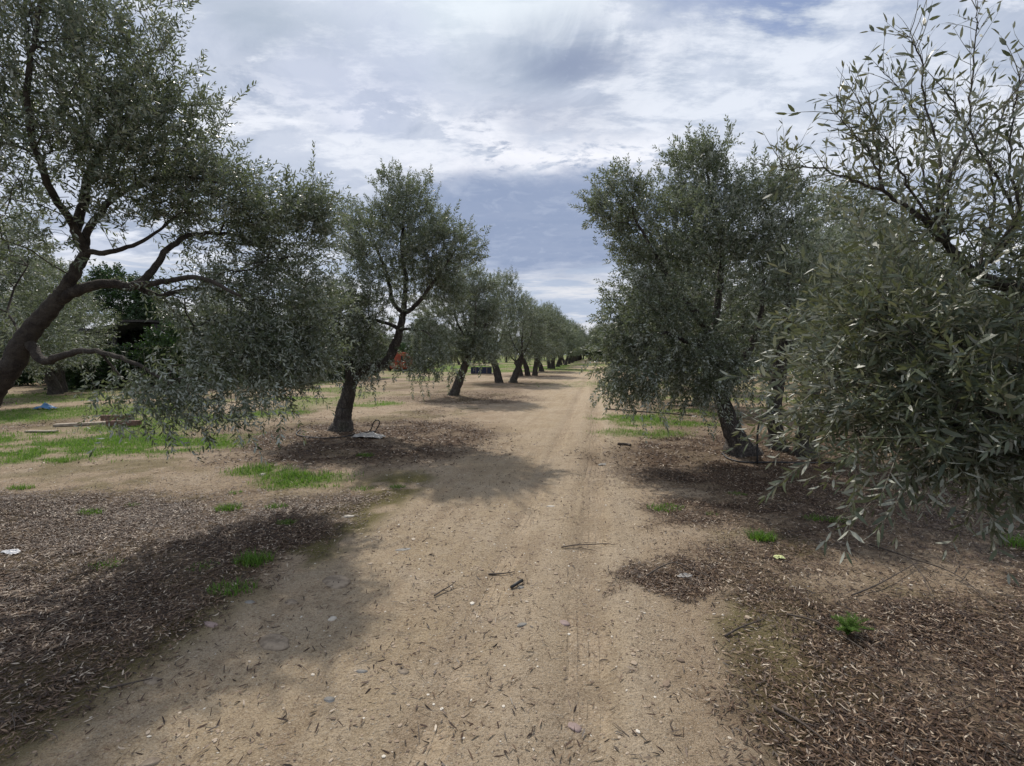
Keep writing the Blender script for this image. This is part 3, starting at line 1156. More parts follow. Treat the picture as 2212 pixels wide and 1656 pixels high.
k2 = t.near(W(866, 712, D))
t.limb([t.P[k2], W(885, 712, D - .2), W(915, 715, D - .3), W(940, 735, D - .4)], [.03, .024, .018, .01], k2)
t.limb([t.P[k2], W(840, 700, D + .1), W(800, 690, D + .1), W(750, 685, D), W(700, 700, D - .1)], [.04, .034, .028, .02, .012], k2)
pts = np.vstack([
    t.ell(W(874, 450, D), (.60, .6, .55), 120), t.ell(W(872, 540, D), (1.15, 1.0, .62), 220), t.ell(W(965, 545, D - .2), (.62, .6, .42), 80),
    t.ell(W(785, 500, D + .1), (.35, .4, .45), 45), t.ell(W(850, 620, D), (.9, .9, .45), 90), t.ell(W(730, 695, D), (.95, .8, .66), 380),
    t.ell(W(690, 745, D - .2), (.55, .5, .36), 100), t.ell(W(925, 740, D - .4), (.35, .4, .45), 55), t.ell(W(960, 620, D - .2), (.4, .5, .3), 40),
    t.ell(W(790, 760, D), (.45, .5, .2), 35), t.ell(W(745, 465, D), (.1, .3, .15), 8)])
t.grow(pts, .3)


def hang_1(loc):
    rg = np.random.RandomState(6)
    c_ = [(800, 812, 22, 14, 35), (920, 800, 45, 18, 70), (690, 800, 40, 14, 40)]
    P_ = []
    for (cx, cy, sx_, sy_, n) in c_:
        for _ in range(n):
            P_.append(W(cx + rg.normal() * sx_, cy + rg.normal() * sy_ - 15, D - .3 + rg.normal() * .15))
    P_ = np.array(P_)
    n = len(P_)
    d = np.stack([rg.normal(0, .3, n), rg.normal(0, .3, n), rg.uniform(-1.2, -.6, n)], -1)
    return place_sprigs(P_ - loc, d, rg.uniform(.8, 1.2, n), rg.uniform(0, .6, n), SPR_FAR, rg)


finish_tree(t, 'olive_tree', (T1[0], T1[1], bz), W(860, 600, D), 5200, SPR_FAR, M_LEAF,
            'olive tree with a thick black trunk kinked to the right, plastic bag at its foot', droop=.2, up=.35, extra=hang_1, scale=(.75, 1.15), lump=.14, spread=.07)

# ---------------------------------------------- three-stemmed olive right of the track
t = Tree(23)
D = 7.1
b1, b2, b3 = G(1602, 984), G(1683, 978), G(1742, 990)
bz = gh(*R1)
tr = t.limb([(b1[0], b1[1], bz - .12), W(1590, 955, b1[1]), W(1572, 905, b1[1]), W(1556, 850, D - .1), W(1545, 800, D - .1), W(1542, 760, D - .1)],
            [.31, .160, .120, .105, .098, .085], ok=False, n=9)
tr2 = t.limb([(b2[0], b2[1], bz - .12), W(1678, 945, b2[1]), W(1672, 890, b2[1]), W(1678, 830, b2[1]), W(1690, 770, D), W(1700, 720, D)],
             [.17, .115, .105, .10, .09, .075], None, ok=False, n=9)
tr3 = t.limb([(b3[0], b3[1], bz - .12), W(1740, 950, b3[1]), W(1745, 900, b3[1]), W(1762, 820, D), W(1790, 740, D)], [.16, .12, .105, .09, .075], None, ok=False, n=8)
e1, e2, e3 = tr[-1], tr2[-1], tr3[-1]
for e in (tr[-6:], tr2[-6:], tr3[-6:]):
    for i in e:
        t.ok[i] = True
kb = t.near(W(1558, 860, D - .1))
t.limb([t.P[kb], W(1588, 815, D), W(1612, 770, D), W(1640, 700, D), W(1650, 600, D)], [.075, .065, .055, .04, .02], kb)
t.limb([t.P[e1], W(1520, 700, D - .2), W(1470, 640, D - .3), W(1420, 560, D - .4), W(1370, 470, D - .4)], [.06, .05, .042, .03, .014], e1)
t.limb([t.P[e1], W(1545, 700, D), W(1555, 620, D), W(1560, 520, D), W(1535, 420, D), W(1525, 350, D)], [.065, .055, .045, .035, .024, .012], e1)
t.limb([t.P[e1], W(1490, 740, D - .4), W(1430, 720, D - .6), W(1370, 740, D - .7)], [.04, .032, .024, .012], e1)
t.limb([t.P[e2], W(1700, 640, D), W(1690, 540, D), W(1660, 450, D)], [.06, .045, .03, .014], e2)
t.limb([t.P[e3], W(1830, 650, D), W(1860, 560, D + .2)], [.06, .04, .018], e3)
pts = np.vstack([
    t.ell(W(1510, 400, D), (.55, .6, .55), 120), t.ell(W(1340, 450, D - .4), (.38, .45, .42), 70), t.ell(W(1440, 520, D - .2), (.85, .9, .60), 180),
    t.ell(W(1620, 500, D), (.75, .8, .60), 150), t.ell(W(1655, 420, D), (.4, .5, .38), 50), t.ell(W(1560, 620, D), (1.25, 1.1, .75), 210),
    t.ell(W(1400, 680, D - .5), (.72, .7, .62), 140), t.ell(W(1360, 780, D - .6), (.42, .5, .48), 80), t.ell(W(1520, 760, D - .4), (.7, .6, .45), 90),
    t.ell(W(1730, 620, D + .2), (.9, .9, .75), 130), t.ell(W(1860, 560, D + .5), (.8, .9, .75), 100), t.ell(W(1480, 820, D - .3), (.4, .4, .3), 36),
    t.ell(W(1700, 740, D + .2), (.6, .6, .35), 50)])
t.grow(pts, .28)


def hang_R(loc):
    rg = np.random.RandomState(8)
    c_ = [(1365, 850, 28, 22, 60), (1560, 850, 30, 40, 60), (1430, 800, 50, 20, 50), (1640, 850, 14, 18, 14)]
    P_ = []
    for (cx, cy, sx_, sy_, n) in c_:
        for _ in range(n):
            P_.append(W(cx + rg.normal() * sx_, cy + rg.normal() * sy_ - 20, D - .5 + rg.normal() * .15))
    P_ = np.array(P_)
    n = len(P_)
    d = np.stack([rg.normal(0, .35, n), rg.normal(0, .3, n), rg.uniform(-1.2, -.5, n)], -1)
    return place_sprigs(P_ - loc, d, rg.uniform(.8, 1.3, n), rg.uniform(0, .6, n), SPR_FAR, rg)


finish_tree(t, 'olive_tree', (R1[0], R1[1], bz), W(1560, 640, D), 7000, SPR_FAR, M_LEAF,
            'broad three-stemmed olive tree beside the black irrigation hoop right of the track', droop=.25, up=.4, extra=hang_R, scale=(.75, 1.15), spread=.07,
            polytrunks=3, lump=.14)

# ---------------------------------------------- nearest olive at the right edge
t = Tree(24)
bx, by = 3.45, 2.25
bz = gh(bx, by)
tr = t.limb([(bx, by, bz - .1), (3.40, 2.25, .45), (3.22, 2.25, .95), (2.95, 2.22, 1.4), (2.62, 2.2, 1.68), W(2110, 593, 2.15), W(2050, 535, 2.12)],
            [.17, .12, .09, .06, .038, .024, .016], ok=False, n=9)
for i in tr[len(tr) // 3:]:
    t.ok[i] = True
e = tr[-1]
ke = t.near(W(2110, 593, 2.15))
shoots = []


def shoot(pts_, r, st):
    ix = t.limb(pts_, r, st, ok=False, n=6, jit=.004)
    shoots.append(ix)


t.limb([t.P[e], W(1985, 470, 2.1), W(1909, 413, 2.1)], [0.0124, 0.0099, 0.0068], e, jit=.004)
e0 = len(t.P) - 1
shoot([t.P[e0], W(1868, 398, 2.1), W(1826, 384, 2.1), W(1755, 362, 2.08), W(1700, 368, 2.05), W(1684, 345, 2.05)], [0.0068, 0.0056, 0.0043, 0.0031, 0.0019, 0.0014], e0)
shoot([t.P[e], W(2022, 480, 2.1), W(2031, 334, 2.1), W(2005, 250, 2.1), W(1985, 125, 2.1), W(1966, 71, 2.1)], [0.0087, 0.0068, 0.0050, 0.0037, 0.0025, 0.0014], e)
shoot([t.P[e], W(2035, 430, 2.15), W(2080, 320, 2.2), W(2095, 234, 2.2), W(2106, 104, 2.2), W(2112, 5, 2.2)], [0.0087, 0.0068, 0.0056, 0.0037, 0.0025, 0.0014], e)
shoot([t.P[ke], W(2190, 500, 2.1), W(2160, 397, 2.1), W(2118, 334, 2.1), W(2076, 250, 2.15), W(2026, 180, 2.15)], [0.0087, 0.0074, 0.0056, 0.0043, 0.0031, 0.0014], ke)
shoot([t.P[ke], W(2200, 470, 2.0), W(2180, 360, 2.0), W(2190, 250, 2.0), W(2205, 150, 2.0)], [0.0074, 0.0062, 0.0043, 0.0031, 0.0014], ke)
shoot([t.P[ke], W(2150, 450, 2.3), W(2140, 350, 2.3), W(2170, 240, 2.3), W(2240, 120, 2.3)], [0.0074, 0.0062, 0.0043, 0.0031, 0.0014], ke)
k_ = t.near(W(1909, 413, 2.1))
shoot([t.P[k_], W(1896, 340, 2.1), W(1880, 270, 2.12), W(1847, 205, 2.12)], [0.0050, 0.0037, 0.0025, 0.0014], k_)
shoot([t.P[k_], W(1880, 330, 2.05), W(1840, 290, 2.05), W(1808, 236, 2.05)], [0.0043, 0.0031, 0.0019, 0.0014], k_)
shoot([t.P[e], W(1960, 400, 2.0), W(1930, 330, 2.0), W(1905, 290, 2.0), W(1870, 190, 2.0)], [0.0056, 0.0043, 0.0031, 0.0019, 0.0014], e)
shoot([t.P[e], W(1990, 390, 2.3), W(2000, 300, 2.3), W(1960, 220, 2.3), W(1910, 160, 2.3)], [0.0056, 0.0043, 0.0031, 0.0019, 0.0014], e)
shoot([t.P[e], W(2050, 400, 2.0), W(2075, 330, 2.0), W(2130, 260, 2.0), W(2210, 200, 2.0)], [0.0056, 0.0043, 0.0031, 0.0019, 0.0014], e)
pts = np.vstack([
    t.ell((2.55, 2.15, 1.55), (.95, .50, .45), 300), t.ell((2.10, 1.85, 1.35), (.55, .28, .33), 190), t.ell((1.62, 2.05, 1.45), (.25, .28, .34), 110),
    t.ell((1.60, 2.0, 1.22), (.2, .25, .15), 40), t.ell((1.98, 1.75, 1.18), (.38, .22, .13), 60), t.ell(W(2090, 520, 2.1), (.30, .3, .15), 30),
    t.ell((2.8, 1.9, 1.9), (.7, .5, .5), 80)])
pts = pts[(pts[:, 1] > 1.15)]
t.grow(pts, .25)


def shoots_R(loc):
    rg = np.random.RandomState(9)
    P_, d_, s_ = [], [], []
    for ix in shoots:
        L = len(ix)
        for j, i in enumerate(ix[1:], 1):
            tn = np.array(t.P[i]) - np.array(t.P[ix[j - 1]])
            tn /= np.linalg.norm(tn) + 1e-6
            for _ in range(3 if j < L * .5 else 2):
                P_.append(t.P[i])
                d_.append(tn * .8 + rg.normal(size=3) * .6 + np.array([0, 0, .25]))
                s_.append(rg.uniform(.6, 1.5))
    P_, d_, s_ = np.array(P_), np.array(d_), np.array(s_)
    return place_sprigs(P_ - loc, d_, s_, np.zeros(len(P_)), SPR_BARE, rg)


finish_tree(t, 'olive_tree', (bx, by, bz), (2.5, 2.3, 1.5), 2000, SPR_NEAR, M_LEAF_NEAR,
            'nearest olive tree with bare upright shoots reaching in from the right edge', droop=.2, up=.15, extra=shoots_R, scale=(.75, 1.3), out=.45)

# ---------------------------------------------- second olive of the left row (own shape) and stock trees for the rest
def stock(seed, loc, stems, ells, nspr, variants, label, height_c, **k):
    t_ = Tree(seed)
    loc = np.asarray(loc, float)
    tips = []
    for s_ in stems:
        p_ = [loc + np.array(q_[:3]) for q_ in s_]
        ix_ = t_.limb(p_, [q_[3] for q_ in s_], None, ok=False, n=7)
        for i in ix_[-5:]:
            t_.ok[i] = True
        tips.append(ix_[-1])
    for tip in tips:
        for a_ in range(4):
            th = t_.rg.uniform(0, 2 * math.pi)
            b_0 = np.array(t_.P[tip])
            dd = np.array([math.cos(th), math.sin(th), 0])
            t_.limb([b_0, b_0 + dd * .3 + (0, 0, .35), b_0 + dd * .6 + (0, 0, .9), b_0 + dd * .75 + (0, 0, 1.5)], [.05, .04, .028, .012], tip, n=4)
    pp = np.vstack([t_.ell(loc + np.array(c_), r_, n_) for (c_, r_, n_) in ells])
    t_.grow(pp, .25)
    return finish_tree(t_, 'olive_tree', loc, loc + np.array([0, 0, height_c]), nspr, variants, M_LEAF, label, polytrunks=len(stems), trunk_sides=12, **k)


T2 = ROW_TREES[0]
ROWG = 'olive trees of the row left of the track'
stock(31, (T2[0], T2[1], gh(*T2)), [[(0, 0, -.1, .24), (.06, 0, .15, .17), (.25, 0, .65, .14), (.45, 0, 1.15, .13), (.7, 0, 1.7, .10)]],
      [((.3, 0, 2.7), (1.3, 1.2, .95), 220), ((.4, 0, 3.7), (.9, .8, .6), 100), ((-.9, 0, 2.3), (.6, .7, .6), 60), ((1.2, 0, 2.9), (.5, .6, .5), 50), ((-.3, 0, 1.8), (.8, .7, .6), 90),
       ((.9, -.3, 1.7), (.7, .6, .5), 70), ((1.2, 0, 3.8), (.35, .3, .15), 14)],
      4300, SPR_FAR, 'second olive along the left row, slim trunk leaning right, green weeds at its foot', 2.5, scale=(.85, 1.3), droop=.2, group=ROWG, spread=.09)
sA = stock(32, (ROW_TREES[1][0], ROW_TREES[1][1], 0),
           [[(-.34, 0, -.1, .24), (-.40, 0, .4, .20), (-.55, 0, .95, .17), (-.8, 0, 1.45, .12)], [(.38, 0, -.1, .26), (.45, 0, .25, .19), (.68, 0, .8, .16), (.85, 0, 1.4, .13)]],
           [((0, 0, 3.0), (1.9, 1.6, 1.4), 240), ((-.2, .2, 4.7), (.9, .9, .9), 90), ((-1.1, 0, 1.9), (.9, .9, .7), 80), ((1.3, 0, 2.0), (.9, .9, .7), 80)],
           2300, SPR_VFAR, 'third olive along the left row, two thick trunks spreading in a V', 2.7, scale=(.8, 1.2), droop=.15, group=ROWG, spread=.14)
sB = stock(33, (ROW_TREES[2][0], ROW_TREES[2][1], 0),
           [[(-.5, 0, -.1, .22), (-.6, 0, .4, .17), (-.85, .1, .95, .13)], [(.0, .1, -.1, .22), (-.1, 0, .5, .17), (-.35, 0, 1.2, .14)], [(.45, 0, -.1, .22), (.5, 0, .5, .17), (.6, 0, 1.2, .13)]],
           [((0, 0, 3.0), (2.0, 1.6, 1.4), 240), ((-.5, .2, 4.6), (.9, .9, .8), 80), ((.9, 0, 3.8), (.9, .9, .9), 80), ((1.2, 0, 1.9), (.9, .9, .6), 70), ((-1.3, 0, 1.9), (.8, .9, .6), 70)],
           2300, SPR_VFAR, 'fourth olive along the left row, three dark stems fanning out', 2.7, scale=(.8, 1.2), droop=.15, group=ROWG, spread=.14)
sC = stock(34, (ROW_TREES[3][0], ROW_TREES[3][1], 0),
           [[(0, 0, -.1, .26), (-.1, 0, .4, .20), (-.35, 0, .95, .17), (-.6, 0, 1.5, .12)]],
           [((0, 0, 3.0), (1.9, 1.6, 1.4), 240), ((.2, .2, 4.6), (1.0, .9, .9), 100), ((1.0, 0, 1.8), (.9, .9, .6), 80), ((-1.1, 0, 1.9), (.9, .9, .6), 80)],
           2300, SPR_VFAR, 'fifth olive along the left row, single dark trunk leaning left', 2.7, scale=(.8, 1.2), droop=.15, group=ROWG, spread=.14)
stk = [sA, sB, sC]
ordinals = ['sixth', 'seventh', 'eighth', 'ninth', 'tenth', 'eleventh', 'twelfth']
rr_ = random.Random(4)


def put(x_, y_, label, group=None, s=None, rz=None, which=None):
    st_ = stk[rr_.randrange(3)] if which is None else stk[which]
    s_ = s or (rr_.uniform(.9, 1.1), rr_.uniform(.88, 1.08))
    return copy_tree(st_, (x_, y_, gh(x_, y_) - .03), rr_.uniform(0, 6.28) if rz is None else rz, s_, label, group)


for k, (x_, y_) in enumerate(ROW_TREES[4:]):
    if k < 4:
        put(x_, y_, ordinals[k] + ' olive along the left row, small in the distance beside the track', ROWG, (1.1, 1.15))
    else:
        put(x_ + rr_.uniform(-.4, .4), y_, 'tiny distant olive tree near the far end of the left row', 'distant olives at the end of the left row', (1.15, 1.25))
ROWR = 'olive trees of the row right of the track'
for k, (x_, y_) in enumerate(ROW_R):
    if k == 0:
        put(5.35, 13.4, 'olive tree half hidden behind the three-stemmed one, irrigation pipe at its foot', ROWR, which=2, rz=2.0, s=(.95, .9))
    elif k < 3:
        put(x_, y_, ('third', 'fourth')[k - 1] + ' olive along the right row, seen behind the three-stemmed tree', ROWR)
    else:
        put(x_, y_, 'distant olive tree of the right row, mostly hidden behind nearer crowns', 'distant olives of the right row', (1.2, 1.2))
put(7.3, 10.6, 'olive tree standing right behind the nearest one, top against the sky', None, (1.0, .92), 1.0, 1)
put(12.6, 15.0, 'olive tree in the second row to the right, left of the frame edge', None)
put(-14.5, 13.0, 'olive tree beyond the leaning trunk at the left edge', None, (1.15, 1.0), 0.3, 2)
put(-17.3, 18.0, 'grey-green olive tree standing left of the shed', None, (1.1, .9), 2.2, 1)
put(-14.6, 23.8, 'olive tree with a short thick trunk seen under the near left crown', None, (1.0, .85), 1.4, 2)
BG1, BG2 = 'background olives left of the yard', 'background olives of the rows to the right'
for (x_, y_) in [(-24, 20), (-23.5, 31), (-19, 36), (-30, 27), (-15, 52), (-11.5, 60), (-20, 58), (-28, 45), (-7, 66), (-36, 36), (-13, 70), (-25, 70), (-4, 74), (-34, 60),
                 (-1, 84), (-9, 86), (-18, 88)]:
    put(x_, y_, 'background olive tree across the yard, beyond the left row', BG1)
for (x_, y_) in [(14.2, 22), (15.6, 29), (17, 36), (18.5, 44), (20, 52), (19.5, 17), (21, 24), (22.5, 31), (24, 39), (29, 21), (31, 31), (26, 47), (33, 41), (22, 62), (30, 60)]:
    put(x_, y_, 'background olive tree in the rows beyond the right row', BG2)
rb = random.Random(9)
for i in range(34):
    a_ = math.radians(-62 + 58 * i / 33)
    d_ = rb.uniform(78, 112)
    put(math.sin(a_) * d_, math.cos(a_) * d_, 'olive in the far belt of trees closing the view to the left', 'far belt of olives to the left')
for i in range(16):
    a_ = math.radians(20 + 36 * i / 15)
    d_ = rb.uniform(75, 100)
    put(math.sin(a_) * d_, math.cos(a_) * d_, 'olive in the far belt of trees closing the view to the right', 'far belt of olives to the right')
# end of the view
for (x_, y_) in [(20, 108), (24, 111), (28, 114), (16, 112), (32, 110), (12, 114), (36, 116), (6, 110)]:
    put(x_, y_, 'farthest olive tree closing the view at the end of the track', 'olives closing the view at the end of the track', (1.5, 1.5))
for (x_, y_) in [(17.2, 98), (18.6, 101), (19.8, 97), (21.0, 102), (22.3, 98), (24.0, 101)]:
    put(x_, y_, 'olive among those closing the view at the end of the track', 'olives closing the view at the end of the track', (1.35, 1.25))

# ---------------------------------------------- dark broad-leaved tree over the shed
t = Tree(41)
sx0, sy0 = W(250, 700, 24)[0], 24.5
loc = np.array([sx0, sy0, gh(sx0, sy0)])
t.limb([loc - (0, 0, .1), loc + (0, 0, 1.2), loc + (.1, 0, 2.4)], [.2, .16, .12], ok=False)
t.ok[-1] = True
pts = np.vstack([t.ell(loc + np.array(c_), r_, n_) for (c_, r_, n_) in [((0, 0, 4.3), (1.7, 1.2, 1.1), 150), ((1.2, 0, 3.6), (1.2, 1.0, .9), 90), ((-.6, 0, 5.1), (.9, .8, .7), 50)]])
t.grow(pts, .3)
finish_tree(t, 'broadleaf_tree', loc, loc + (0, 0, 4), 1500, SPR_IVY, M_IVY, 'deep green broad-leaved tree rising over the shed at the left', 'tree', scale=(1.0, 1.7), droop=.4)

# ---------------------------------------------- bushes at the back of the yard
BUSHG = 'dark bushes at the back of the yard'
t = Tree(43)
loc = np.array([-19.5, 25.5, gh(-19.5, 25.5)])
t.limb([loc - (0, 0, .1), loc + (0, 0, .3), loc + (.1, 0, .6)], [.1, .08, .06], ok=False)
t.ok[-1] = True
t.grow(t.ell(loc + np.array((0, 0, 1.1)), (1.9, 1.1, 1.0), 200), .3)
bush = finish_tree(t, 'bush', loc, loc + (0, 0, 1), 1500, SPR_IVY, M_IVY, 'low dark leafy bush at the back of the yard or beside the shed', 'bush', BUSHG, scale=(.9, 1.5), droop=.3)
for (x_, y_) in [(-18.0, 20.6), (-14.0, 21.0), (-21.5, 23.5), (-24.5, 22.5), (-27.5, 23), (-13.8, 25.5), (-11.5, 26.5), (-9.8, 28.5), (-23, 26.5), (-26.5, 25), (-30, 27), (-16, 28.5), (-12.5, 31), (-34, 26), (-14, 33), (-9.6, 42.8), (-13, 43.5), (-17, 42), (-21, 40)]:
    copy_tree(bush, (x_, y_, gh(x_, y_)), rb.uniform(0, 6), (rb.uniform(.9, 1.2), rb.uniform(.8, 1.3)), 'low dark leafy bush at the back of the yard or beside the shed', BUSHG)

for (x_, y_) in [(16.4, 93), (18.2, 95), (20.0, 94), (21.8, 95), (23.6, 93)]:
    copy_tree(bush, (x_, y_, gh(x_, y_)), rb.uniform(0, 6), (1.1, 1.4), 'dark bush across the far end of the track', 'bushes across the far end of the track')

# ---------------------------------------------- shed
M_BOARD = simple('weathered_board', (0.045, 0.04, 0.036), .85, .35, 4, .5)
M_TIN = simple('corrugated_tin', (0.42, 0.43, 0.46), .5, .2, 3, .1, metal=.3)
M_DARK = simple('dark_opening', (0.012, 0.012, 0.013), .9, .2, 3, .1)
shx = W(290, 700, 22)[0]
root = empty('shed', (shx, 22.0, gh(shx, 22)))
tag(root, 'dark open-fronted farm shed under a grey tin roof, half hidden by foliage', 'shed')
b = Buf()
b.box((-2.6, 1.3, 1.35), (.08, 2.6, 2.7))
b.box((.82, 1.3, 1.45), (.08, 2.6, 2.9))
b.box((-.9, 2.64, 1.4), (3.5, .08, 2.8))
b.box((-1.72, 0, .60), (1.66, .07, 1.2))
b.make('wall', M_BOARD, root)
b = Buf()
n = 60
xs = np.linspace(-2.9, -.30, n)
ys = np.array([-.35, 2.9])
V = np.array([[x_, y_, 2.36 + .22 * (x_ + 2.9) + .018 * math.sin(i * 1.3) + zz] for zz in (0, .012) for y_ in ys for i, x_ in enumerate(xs)])
Q = []
for L0 in (0, 2 * n):
    for i in range(n - 1):
        Q.append([L0 + i, L0 + i + 1, L0 + n + i + 1, L0 + n + i])
b.add(V, Q)
b.make('roof', M_TIN, root)
b = Buf()
b.box((.28, 1.3, 3.0), (1.3, 3.1, .10))
b.make('flat_roof', M_BOARD, root)
for px_ in (-2.45, -.88, .70):
    b = Buf()
    b.box((px_, -.06, 1.17), (.12, .12, 2.33))
    b.make('post', M_BOARD, root)

# ---------------------------------------------- orange farm machine across the yard
M_ORANGE = simple('orange_paint', (0.30, 0.060, 0.03), .7, .2, 3, .1)
M_BLACK = simple('black_rubber', (0.012, 0.012, 0.013), .55, .3, 12, .1)
mx_, my_ = G(868, 802)
root = empty('farm_machine', (mx_, my_, gh(mx_, my_)))
tag(root, 'orange-red round-shouldered farm machine parked across the yard behind the kinked trunk', 'machine')
b = Buf()
vv = []
for z_, hw, hd in ((.18, .82, .6), (.30, .90, .7), (.80, .98, .75), (.84, .98, .75)):
    for a_ in ((-1, -1), (1, -1), (1, 1), (-1, 1)):
        vv.append((a_[0] * hw, a_[1] * hd, z_))
qq = [[0, 3, 2, 1], [12, 13, 14, 15]]
for k in range(3):
    for j in range(4):
        qq.append([k * 4 + j, k * 4 + (j + 1) % 4, k * 4 + 4 + (j + 1) % 4, k * 4 + 4 + j])
b.add(vv, qq)
b.make('body', M_ORANGE, root, bevel=.04)
b = Buf()
prof = [(-.95, .86), (-.95, 1.0), (-.80, 1.30), (-.55, 1.58), (-.25, 1.66), (.30, 1.66), (.62, 1.55), (.85, 1.25), (.95, 1.0), (.95, .86)]
m0 = len(prof)
vv = [(x_, y_, z_) for y_ in (-.62, .62) for (x_, z_) in prof]
qq = [[i, i + 1, m0 + i + 1, m0 + i] for i in range(m0 - 1)] + [[m0 - 1, 0, m0, 2 * m0 - 1]]
tt = [[0, i + 1, i] for i in range(1, m0 - 1)] + [[m0, m0 + i, m0 + i + 1] for i in range(1, m0 - 1)]
b.add(vv, [q_[::-1] for q_ in qq], [q_[::-1] for q_ in tt])
b.make('hood', M_ORANGE, root, bevel=.03)
b = Buf()
b.tube([(-.80, -.67, 1.22), (-.72, -.67, 1.0), (-.60, -.67, .88), (-.4, -.70, .85), (.4, -.70, .85), (.95, -.70, .87)], .035, 6)
b.box((.18, -.66, 1.10), (.16, .08, .5))
b.make('seam', M_BLACK, root)
for s_ in (-1, 1):
    b = Buf()
    th = np.linspace(0, 2 * math.pi, 25)
    b.tube([(s_ * .95, -.45 + .24 * math.cos(a_), .30 + .24 * math.sin(a_)) for a_ in th], .09, 8, cap=False)
    b.tube([(s_ * .88, -.45, .30), (s_ * 1.02, -.45, .30)], .17, 14)
    b.make('wheel', M_BLACK, root, smooth=True)

# ---------------------------------------------- blue crate behind the row
M_BLUE = simple('dark_blue_paint', (0.010, 0.015, 0.050), .6, .3, 5, .1)
M_TANW = simple('tan_board', (0.30, 0.24, 0.18), .8, .25, 6, .2)
bx_, by_ = G(1040, 809)
root = empty('storage_crate', (bx_, by_, gh(bx_, by_)))
tag(root, 'low dark blue crate with a curved tan lid, lying behind the row of trunks', 'crate')
b = Buf()
b.box((0, 0, .30), (1.5, .8, .46))
b.make('body', M_BLUE, root, bevel=.02)
b = Buf()
n = 12
vv = [(-.85 + 1.7 * i / n, y_, .54 + .12 * math.sin(math.pi * i / n) + dz) for dz in (0, .05) for y_ in (-.45, .45) for i in range(n + 1)]
m0 = n + 1
qq = []
for i in range(n):
    qq += [[i + 1, i, m0 + i, m0 + i + 1], [2 * m0 + i, 2 * m0 + i + 1, 3 * m0 + i + 1, 3 * m0 + i], [i, i + 1, 2 * m0 + i + 1, 2 * m0 + i],
           [m0 + i + 1, m0 + i, 3 * m0 + i, 3 * m0 + i + 1]]
b.add(vv, qq)
b.make('lid', M_TANW, root)
for xx_ in (-.38, .42):
    b = Buf()
    b.box((xx_, -.415, .30), (.035, .02, .44))
    b.make('strap', M_TANW, root)
b = Buf()
b.box((0, 0, .04), (1.9, .9, .06))
b.make('pallet', M_TANW, root)

# ---------------------------------------------- planks, bricks, rag, bag, hoses
M_PLANK = simple('old_plank', (0.29, 0.245, 0.19), .85, .3, 10, .4)
M_BRICK = simple('brick_red_wood', (0.105, 0.055, 0.042), .85, .25, 12, .4, col2=(.18, .10, .075))
def plank(c, s, rz, label, m_, tilt=0):
    b_ = Buf()
    b_.box((0, 0, 0), s, 0, 1, tilt)
    c = (c[0], c[1], gh(c[0], c[1]) + s[2] / 2 + .01 + (abs(tilt) * s[0] / 2))
    o_ = b_.make('plank', m_, None, bevel=.004)
    o_.location = c
    o_.rotation_euler = (0, 0, rz)
    tag(o_, label, 'plank', 'planks lying in the left grass')
    return o_


g_ = G(268, 922)
plank(g_, (.62, .11, .11), .12, 'red-brown timber block, the front one of the pair in the grass', M_BRICK)
g2 = G(240, 913)
plank((g2[0], g2[1] + .14), (.58, .11, .12), .10, 'red-brown timber block lying just behind its twin in the grass', M_BRICK)
for (px_, py_, s_) in ((268, 908, (.66, .12)), (238, 900, (.62, .12))):
    pass
g_ = G(175, 920)
plank(g_, (.85, .16, .05), .42, 'pale weathered plank lying aslant left of the timber blocks', M_PLANK)
g_ = G(90, 935)
plank(g_, (.55, .09, .03), .05, 'thin pale board lying farthest left in the grass', M_PLANK)


def crumple(name, px, py, sx_, sy_, h_, m_, label, cat, seed, rz=0.0):
    rg = np.random.RandomState(seed)
    n_ = 22
    gx, gy = G(px, py)
    a_, b__ = np.meshgrid(np.linspace(-1, 1, n_), np.linspace(-1, 1, n_))
    rad_ = np.sqrt(a_ ** 2 + b__ ** 2)
    z_ = (fbm(a_ * 1.6 + seed, b__ * 1.6 + 3, 1.0, 4)) * h_ * 2 * np.clip(1.15 - rad_ * .8, 0, 1) + .004
    jx = (fbm(a_ + seed * 3, b__, 2.2, 3) - .5) * .6
    jy = (fbm(a_, b__ + seed * 5, 2.2, 3) - .5) * .6
    X_ = (a_ + jx) * sx_ * (1 - .15 * np.abs(b__))
    Y_ = (b__ + jy) * sy_ * (1 - .15 * np.abs(a_))
    V_ = np.stack([X_, Y_, z_], -1).reshape(-1, 3)
    i = np.arange(n_ - 1)[:, None] * n_
    j = np.arange(n_ - 1)[None, :]
    q_ = np.stack([i + j, i + j + 1, i + n_ + j + 1, i + n_ + j], -1).reshape(-1, 4)
    o_ = mesh(name, V_, [q_], m_, smooth=False, loc=(gx, gy, gh(gx, gy) + .004))
    o_.rotation_euler = (0, 0, rz)
    md = o_.modifiers.new('thick', 'SOLIDIFY')
    md.thickness = .0015
    tag(o_, label, cat)
    return o_


